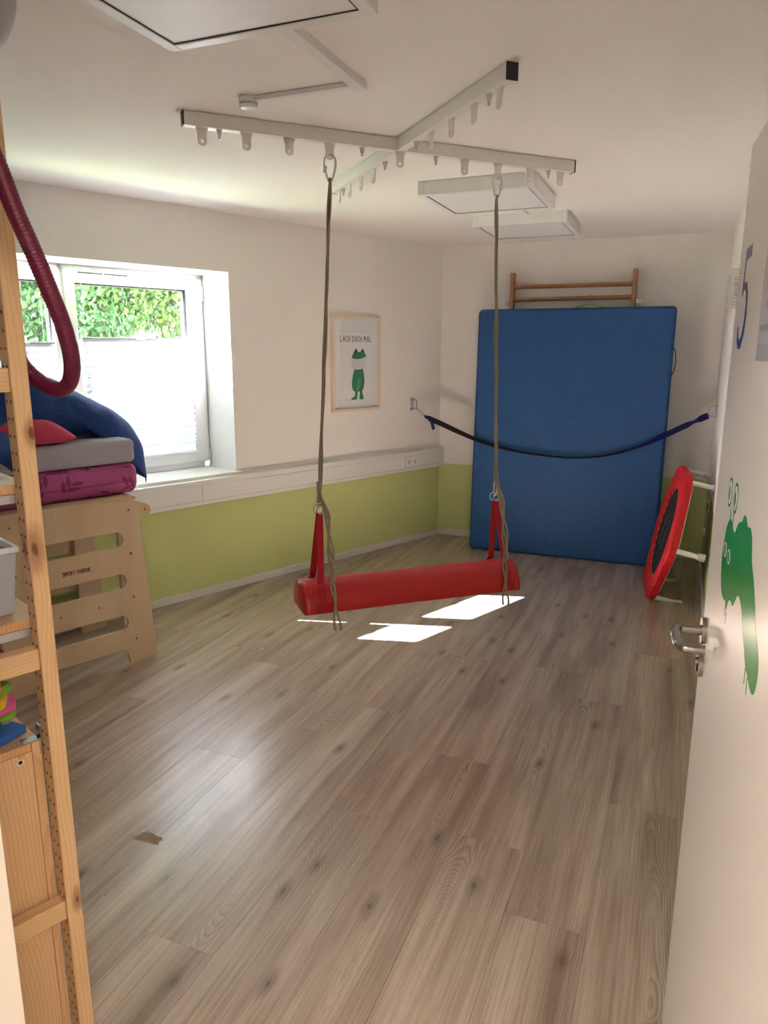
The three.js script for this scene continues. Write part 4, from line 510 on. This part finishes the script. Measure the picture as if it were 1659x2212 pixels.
{
  const g = tag(grp('pine_cabinet', SP, TH), 'pine cabinet standing in the bottom of the shelf unit', 'cabinet'); const z0 = -0.047, z1 = -0.871;
  mesh('end_panel', bb(-0.266, -0.02, 0, 0.812, z0 - 0.018, z0, 0.0015), mPine, g); mesh('end_panel', bb(-0.266, -0.02, 0, 0.812, z1, z1 + 0.018, 0.0015), mPine, g);
  mesh('top', bb(-0.266, -0.02, 0.8125, 0.83, z1, z0, 0.002, 'z'), mPineBoard, g); mesh('bottom', bb(-0.266, -0.02, 0.05, 0.068, z1 + 0.019, z0 - 0.019, 0.002, 'z'), mPine, g); mesh('back_panel', bb(-0.27, -0.2665, 0.01, 0.82, z1, z0, 0.0005), mPine, g);
  for (const [a, b] of [[z1, (z0 + z1) / 2 - 0.001], [(z0 + z1) / 2 + 0.001, z0]]) { const d = mesh('cabinet_door', bb(-0.0195, -0.0015, 0.02, 0.83, a, b, 0.0015), mPine, g); mesh('knob', cylX(0.014, 0.025, 0.011, 0.45, a < -0.6 ? b - 0.05 : a + 0.05, 18), mPine, d); }
  mesh('corner_bracket', M(bb(-0.034, -0.0025, 0.8302, 0.8325, z0 - 0.026, z0 - 0.003, 0.0006), bb(-0.0045, -0.0005, 0.80, 0.866, z0 - 0.012, z0 + 0.012, 0.0006)), mChrome, g);
  const cp = mesh('screw_cap', new THREE.TorusGeometry(0.006, 0.0018, 8, 20).translate(-0.045, 0.797, z0 + 0.001), std('#e6dcc6', 0.4), g); mesh('screw', cylZ(0.004, 0.001, -0.045, 0.797, z0 + 0.0008, 10), mDark, cp);
}
{ // clear storage box with toys in it
  const g = tag(grp('storage_box', [SP[0], 1.095, SP[2]], TH), 'clear plastic box of toys on the shelf board beside the wooden post', 'box'); const x0 = -0.205, x1 = 0.002, za = -0.40, zb = -0.088, h = 0.135, t = 0.0025, fl = 0.012;
  const mClear = new THREE.MeshPhysicalMaterial({ color: '#f2f4f8', roughness: 0.25, transmission: 0.75, thickness: 0, ior: 1.45 });
  const quad = (pts) => { const s = []; const T = t; const c = pts.map((p) => V(...p)), n = c[1].clone().sub(c[0]).cross(c[3].clone().sub(c[0])).normalize().multiplyScalar(T); const all = [...c, ...c.map((p) => p.clone().add(n))]; const f = [[0, 1, 2, 3], [7, 6, 5, 4], [0, 4, 5, 1], [1, 5, 6, 2], [2, 6, 7, 3], [3, 7, 4, 0]]; for (const q of f) for (const k of [0, 1, 2, 0, 2, 3]) s.push(all[q[k]].x, all[q[k]].y, all[q[k]].z); const bg = new THREE.BufferGeometry(); bg.setAttribute('position', new THREE.Float32BufferAttribute(s, 3)); bg.computeVertexNormals(); return bg; };
  mesh('tub', M(quad([[x0 + fl, 0.003, zb - fl], [x1 - fl, 0.003, zb - fl], [x1, h, zb], [x0, h, zb]]), quad([[x1 - fl, 0.003, zb - fl], [x1 - fl, 0.003, za + fl], [x1, h, za], [x1, h, zb]]), quad([[x1 - fl, 0.003, za + fl], [x0 + fl, 0.003, za + fl], [x0, h, za], [x1, h, za]]), quad([[x0 + fl, 0.003, za + fl], [x0 + fl, 0.003, zb - fl], [x0, h, zb], [x0, h, za]]), bb(x0 + fl, x1 - fl, 0.0005, 0.0035, za + fl, zb - fl, 0.001)), mClear, g);
  mesh('rim', M(bb(x0 - 0.008, x1 + 0.008, h - 0.004, h + 0.008, zb - 0.003, zb + 0.009, 0.004, 'x', 2), bb(x0 - 0.008, x1 + 0.008, h - 0.004, h + 0.008, za - 0.009, za + 0.003, 0.004, 'x', 2), bb(x1 - 0.003, x1 + 0.009, h - 0.004, h + 0.008, za, zb, 0.004, 'z', 2), bb(x0 - 0.009, x0 + 0.003, h - 0.004, h + 0.008, za, zb, 0.004, 'z', 2)), new THREE.MeshPhysicalMaterial({ color: '#eef1f6', roughness: 0.3, transmission: 0.35, thickness: 0 }), g);
  const cols = ['#c43b4b', '#e7d7c8', '#4d6fa8', '#d8d9dc', '#e08a86', '#7c9a5a', '#c9473f', '#f0efe8', '#5b7fb5', '#d4b15c'], names = ['red', 'cream', 'blue', 'grey', 'pink', 'green', 'scarlet', 'white', 'sky blue', 'ochre'];
  for (let i = 0; i < 10; i++) { const px = -0.155 + (i % 3) * 0.055, pz = -0.128 - Math.floor(i / 3) * 0.07, py = 0.0065 + (i % 2 ? 0.012 : 0.014); const shp = i % 3 === 0 ? new RoundedBoxGeometry(0.05, 0.025, 0.03, 3, 0.006) : i % 3 === 1 ? new THREE.SphereGeometry(0.014, 16, 12).scale(1.3, 1, 1) : new THREE.CapsuleGeometry(0.012, 0.03, 6, 12).rotateX(Math.PI / 2);
    tag(mesh('toy_block', shp, std(cols[i], 0.5), scene), `${names[i]} toy lying in the clear plastic box`, 'toy', 'toys in the clear box').applyMatrix4(new THREE.Matrix4().makeRotationY(TH).setPosition(...SP).multiply(new THREE.Matrix4().makeTranslation(px, 1.095 + py, pz)).multiply(new THREE.Matrix4().makeRotationY(i * 0.4))); }
}
{ // foam puzzle pieces piled on the cabinet
  const tread = dtex(64, 64, (i, j, q) => { const a = ((i + j) % 16) < 8, b = ((i - j + 64) % 16) < 8; q[0] = q[1] = q[2] = (a === b) ? 220 : 60; }, false);
  const shape = (k, w, h) => { const s = new THREE.Shape(), n = 0.011; if (k === 0) { s.moveTo(-w, -h); s.lineTo(w, -h); s.lineTo(w, -0.014); s.absarc(w - 0.008, 0, 0.014, -1.4, 1.4, true); s.lineTo(w, h); s.lineTo(-w, h); s.lineTo(-w, 0.012); s.lineTo(-w - n, 0.016); s.lineTo(-w - n, -0.016); s.lineTo(-w, -0.012); } else if (k === 1) { s.moveTo(-w, -h * 0.6); s.lineTo(-w * 0.4, -h); s.lineTo(w * 0.6, -h * 0.9); s.lineTo(w, -h * 0.2); s.lineTo(w * 0.8, h * 0.7); s.lineTo(0, h); s.lineTo(-w, h * 0.5); } else { s.absarc(w * 0.35, 0, h * 0.8, -2.2, 2.2, false); s.lineTo(-w, h * 0.6); s.lineTo(-w, -h * 0.6); } s.closePath(); return s; };
  const P = [['#2f66b3', 'blue', 0, 0.065, 0.05, -0.062, -0.12, 0.4], ['#8cc63f', 'green', 2, 0.05, 0.034, -0.045, -0.165, 0.2], ['#2b5ca8', 'dark blue', 2, 0.06, 0.042, -0.095, -0.14, 0.9], ['#d65a94', 'pink', 1, 0.045, 0.035, -0.075, -0.125, 0.3], ['#e9c92f', 'yellow', 1, 0.045, 0.032, -0.085, -0.115, 1.1], ['#7fb83a', 'lime green', 0, 0.035, 0.028, -0.085, -0.12, 0.6], ['#ea7a2c', 'orange', 1, 0.045, 0.03, -0.095, -0.118, 1.7], ['#f0d23a', 'light yellow', 2, 0.06, 0.036, -0.085, -0.125, 0.1], ['#cf4a7d', 'raspberry pink', 0, 0.055, 0.034, -0.078, -0.12, 0.35]];
  const ys = [0.8305, 0.8305 + 0.0216, 0.8305 + 0.0216]; let y = 0.8305;
  P.forEach(([col, name, k, w, h, x, z, a], i) => { const geo = new THREE.ExtrudeGeometry(shape(k, w, h), { depth: 0.016, bevelEnabled: true, bevelSize: 0.0015, bevelThickness: 0.0015, bevelSegments: 1, curveSegments: 10 }).rotateX(-Math.PI / 2).translate(0, 0.0015, 0);
    const m = tag(mesh('foam_piece', muv(geo, 'z'), std(col, 0.8, { bumpMap: tiled(tread, 40), bumpScale: 0.0012 }), scene), `${name} foam puzzle piece in the pile on the pine cabinet`, 'foam piece', 'foam puzzle pieces on the cabinet');
    m.applyMatrix4(new THREE.Matrix4().makeRotationY(TH).setPosition(...SP).multiply(new THREE.Matrix4().makeTranslation(x - (i > 2 ? -0.014 : i ? 0.008 : 0.03), y, z)).multiply(new THREE.Matrix4().makeRotationY(a))); y += 0.0193; });
}
{ // silver ball on top, red hose hung over the ladder end
  const w = new THREE.Matrix4().makeRotationY(TH).setPosition(...SP), c = V(0.0, 2.135 + 0.152, -0.226).applyMatrix4(w); const g = new THREE.SphereGeometry(0.152, 48, 32); const p = g.attributes.position; for (let i = 0; i < p.count; i++) { const k = 1 - 0.012 * fbm(p.getX(i) * 14 + 4, p.getY(i) * 14 + p.getZ(i) * 9); p.setXYZ(i, p.getX(i) * k, p.getY(i) * k, p.getZ(i) * k); } g.computeVertexNormals();
  const b = tag(grp('gym_ball', [c.x, c.y, c.z]), 'silver grey gym ball on top of the pine shelf unit', 'ball'); mesh('skin', g, std('#a9a9ad', 0.35, { metalness: 0.25 }), b); mesh('valve', cyl(0.008, 0.008, 0.004, 0, 0.149, 0, 12), std('#dedede', 0.5), b);
  const L = [[-0.13, 2.02, 0.03], [-0.112, 2.066, 0.07], [-0.085, 2.05, 0.112], [-0.057, 1.982, 0.129], [-0.041, 1.932, 0.135], [-0.024, 1.886, 0.13], [-0.007, 1.837, 0.125], [0.02, 1.777, 0.114], [0.044, 1.72, 0.102], [0.07, 1.667, 0.08], [0.094, 1.614, 0.046], [0.108, 1.58, 0.009], [0.112, 1.557, -0.022], [0.105, 1.546, -0.046], [0.093, 1.551, -0.072], [0.075, 1.572, -0.1], [0.06, 1.60, -0.115], [0.055, 1.68, -0.12], [0.055, 1.8, -0.11]].map((q) => V(...q).applyMatrix4(w));
  const cv = new THREE.CatmullRomCurve3(L), n = 640, fr = cv.computeFrenetFrames(n), pos = [], idx = [], uv = [], S = 18; for (let i = 0; i <= n; i++) { const q = cv.getPointAt(i / n), rad = 0.0148 + 0.00045 * Math.sin(i / n * cv.getLength() / 0.0062 * Math.PI * 2); for (let k = 0; k < S; k++) { const a = k / S * Math.PI * 2, v = q.clone().addScaledVector(fr.normals[i], Math.cos(a) * rad).addScaledVector(fr.binormals[i], Math.sin(a) * rad); pos.push(v.x, v.y, v.z); uv.push(k / S, i / n); } }
  for (let i = 0; i < n; i++) for (let k = 0; k < S; k++) { const a = i * S + k, d = i * S + (k + 1) % S; idx.push(a, d, a + S, d, d + S, a + S); } const hg = new THREE.BufferGeometry(); hg.setAttribute('position', new THREE.Float32BufferAttribute(pos, 3)); hg.setAttribute('uv', new THREE.Float32BufferAttribute(uv, 2)); hg.setIndex(idx); hg.computeVertexNormals();
  tag(mesh('corrugated_hose', hg, std('#70103a', 0.32, { clearcoat: 0.4, clearcoatRoughness: 0.2, transmission: 0.12, thickness: 0 })), 'crimson corrugated plastic hose looped round the wooden post', 'hose');
}

// ---------------------------------------------------------------- outside the window
{
  const o = (s, q, y = 0) => [CRN[0] + U.x * s - N.x * q, y, CRN[2] + U.z * s - N.z * q];
  struct(mesh('ground', new THREE.BoxGeometry(60, 0.1, 60).translate(-32, -0.2, -10), std('#6f7f45', 0.95)), 'grass outside the window', 'ground');
  const leafG = (() => { const g = new THREE.BufferGeometry(); g.setAttribute('position', new THREE.Float32BufferAttribute([0, 0, 0, 0.032, 0.045, 0.006, 0, 0.11, -0.004, -0.032, 0.045, 0.006], 3)); g.setIndex([0, 1, 2, 0, 2, 3]); g.computeVertexNormals(); return g; })();
  const mLeaf = new THREE.MeshPhysicalMaterial({ color: '#ffffff', roughness: 0.9, transmission: 0.4, thickness: 0, side: THREE.DoubleSide }), mBark = std('#5d5243', 0.95);
  const trees = [[-4.6, 8.6, 4.6, 2.2, '#4f8a2e', 'broad'], [-2.6, 7.4, 4.2, 1.9, '#7fae38', 'bright'], [-0.6, 7.8, 4.4, 2.0, '#6fa535', 'full'], [1.0, 6.9, 4.1, 1.8, '#5c9a4a', 'bluish'], [2.8, 8.2, 4.6, 2.1, '#4d8a4a', 'tall'], [-2.4, 12.4, 10.5, 2.7, '#4f8238', 'very tall dark'], [3.0, 12.6, 10.8, 2.7, '#4a7d38', 'very tall deep green'], [-6.8, 9.6, 5.0, 2.4, '#4c7f35', 'distant'], [8.5, 13.0, 11, 2.8, '#4a7d38', 'very tall broad'], [1.2, 18.5, 15, 3.6, '#4a7d38', 'towering'], [6.8, 18.6, 15, 3.4, '#4a7d38', 'towering pale']];
  trees.forEach(([s, q, h, r, col, kind], ti) => { const P = o(s, q, -0.15), g = tag(grp('garden_tree', P), `${kind} leafy tree outside the window, ${['behind the middle of the right pane', 'in front of the right pane', 'behind the left half of the right pane', 'behind the left pane', 'left of the window', 'in the back row on the right', 'in the back row on the left', 'far to the right of the window', 'far to the left of the window', 'behind the tall trees on the right', 'behind the tall trees on the left'][ti]}`, 'tree', 'trees outside the window');
    const cyc = h * 0.52, tr = [tube([[0, 0, 0], [0.05, h * 0.3, 0.04], [-0.03, h * 0.62, 0], [0.02, h * 0.9, 0.03]], 0.07, 16, 8)]; for (let k = 0; k < 9; k++) { const a = rnd() * 6.28, y = h * rr(0.15, 0.7), l = r * rr(0.5, 0.9); tr.push(tube([[0, y, 0], [Math.cos(a) * l * 0.5, y + l * 0.2, Math.sin(a) * l * 0.5], [Math.cos(a) * l, y + l * 0.5, Math.sin(a) * l]], 0.022, 8, 6)); }
    mesh('trunk', M(tr), mBark, g);
    const n = h > 9 ? 26000 : 11000, im = new THREE.InstancedMesh(leafG, mLeaf, n), d = new THREE.Object3D(), base = new THREE.Color(col).multiplyScalar(0.31), cc = new THREE.Color();
    const cl = Array.from({ length: 46 }, () => { const a = rnd() * 6.28, u = rr(-1, 1), w = Math.pow(rnd(), 0.4), k = Math.sqrt(1 - u * u); return [Math.cos(a) * k * r * w * 0.85, cyc + u * h * 0.46 * w, Math.sin(a) * k * r * w * 0.85, rr(0.3, 0.62) * r * 0.5]; });
    for (let i = 0; i < n; i++) { const c = cl[i % 46], a = rnd() * 6.28, u = rr(-1, 1), w = Math.pow(rnd(), 0.45) * c[3], k = Math.sqrt(1 - u * u); d.position.set(c[0] + Math.cos(a) * k * w, Math.max(0.15, c[1] + u * w * 0.8), c[2] + Math.sin(a) * k * w); d.rotation.set(rr(-1.2, 1.2), rnd() * 6.28, rr(-1.2, 1.2)); d.scale.setScalar(rr(0.7, 1.25) * (h > 9 ? 1.9 : 1)); d.updateMatrix(); im.setMatrixAt(i, d.matrix); cc.copy(base).offsetHSL(rr(-0.03, 0.03), rr(-0.08, 0.1), rr(-0.03, 0.04)); im.setColorAt(i, cc); }
    im.name = 'foliage'; im.castShadow = im.receiveShadow = true; im.userData.kind = 'stuff'; g.add(im); });
}

renderer.render(scene, camera);
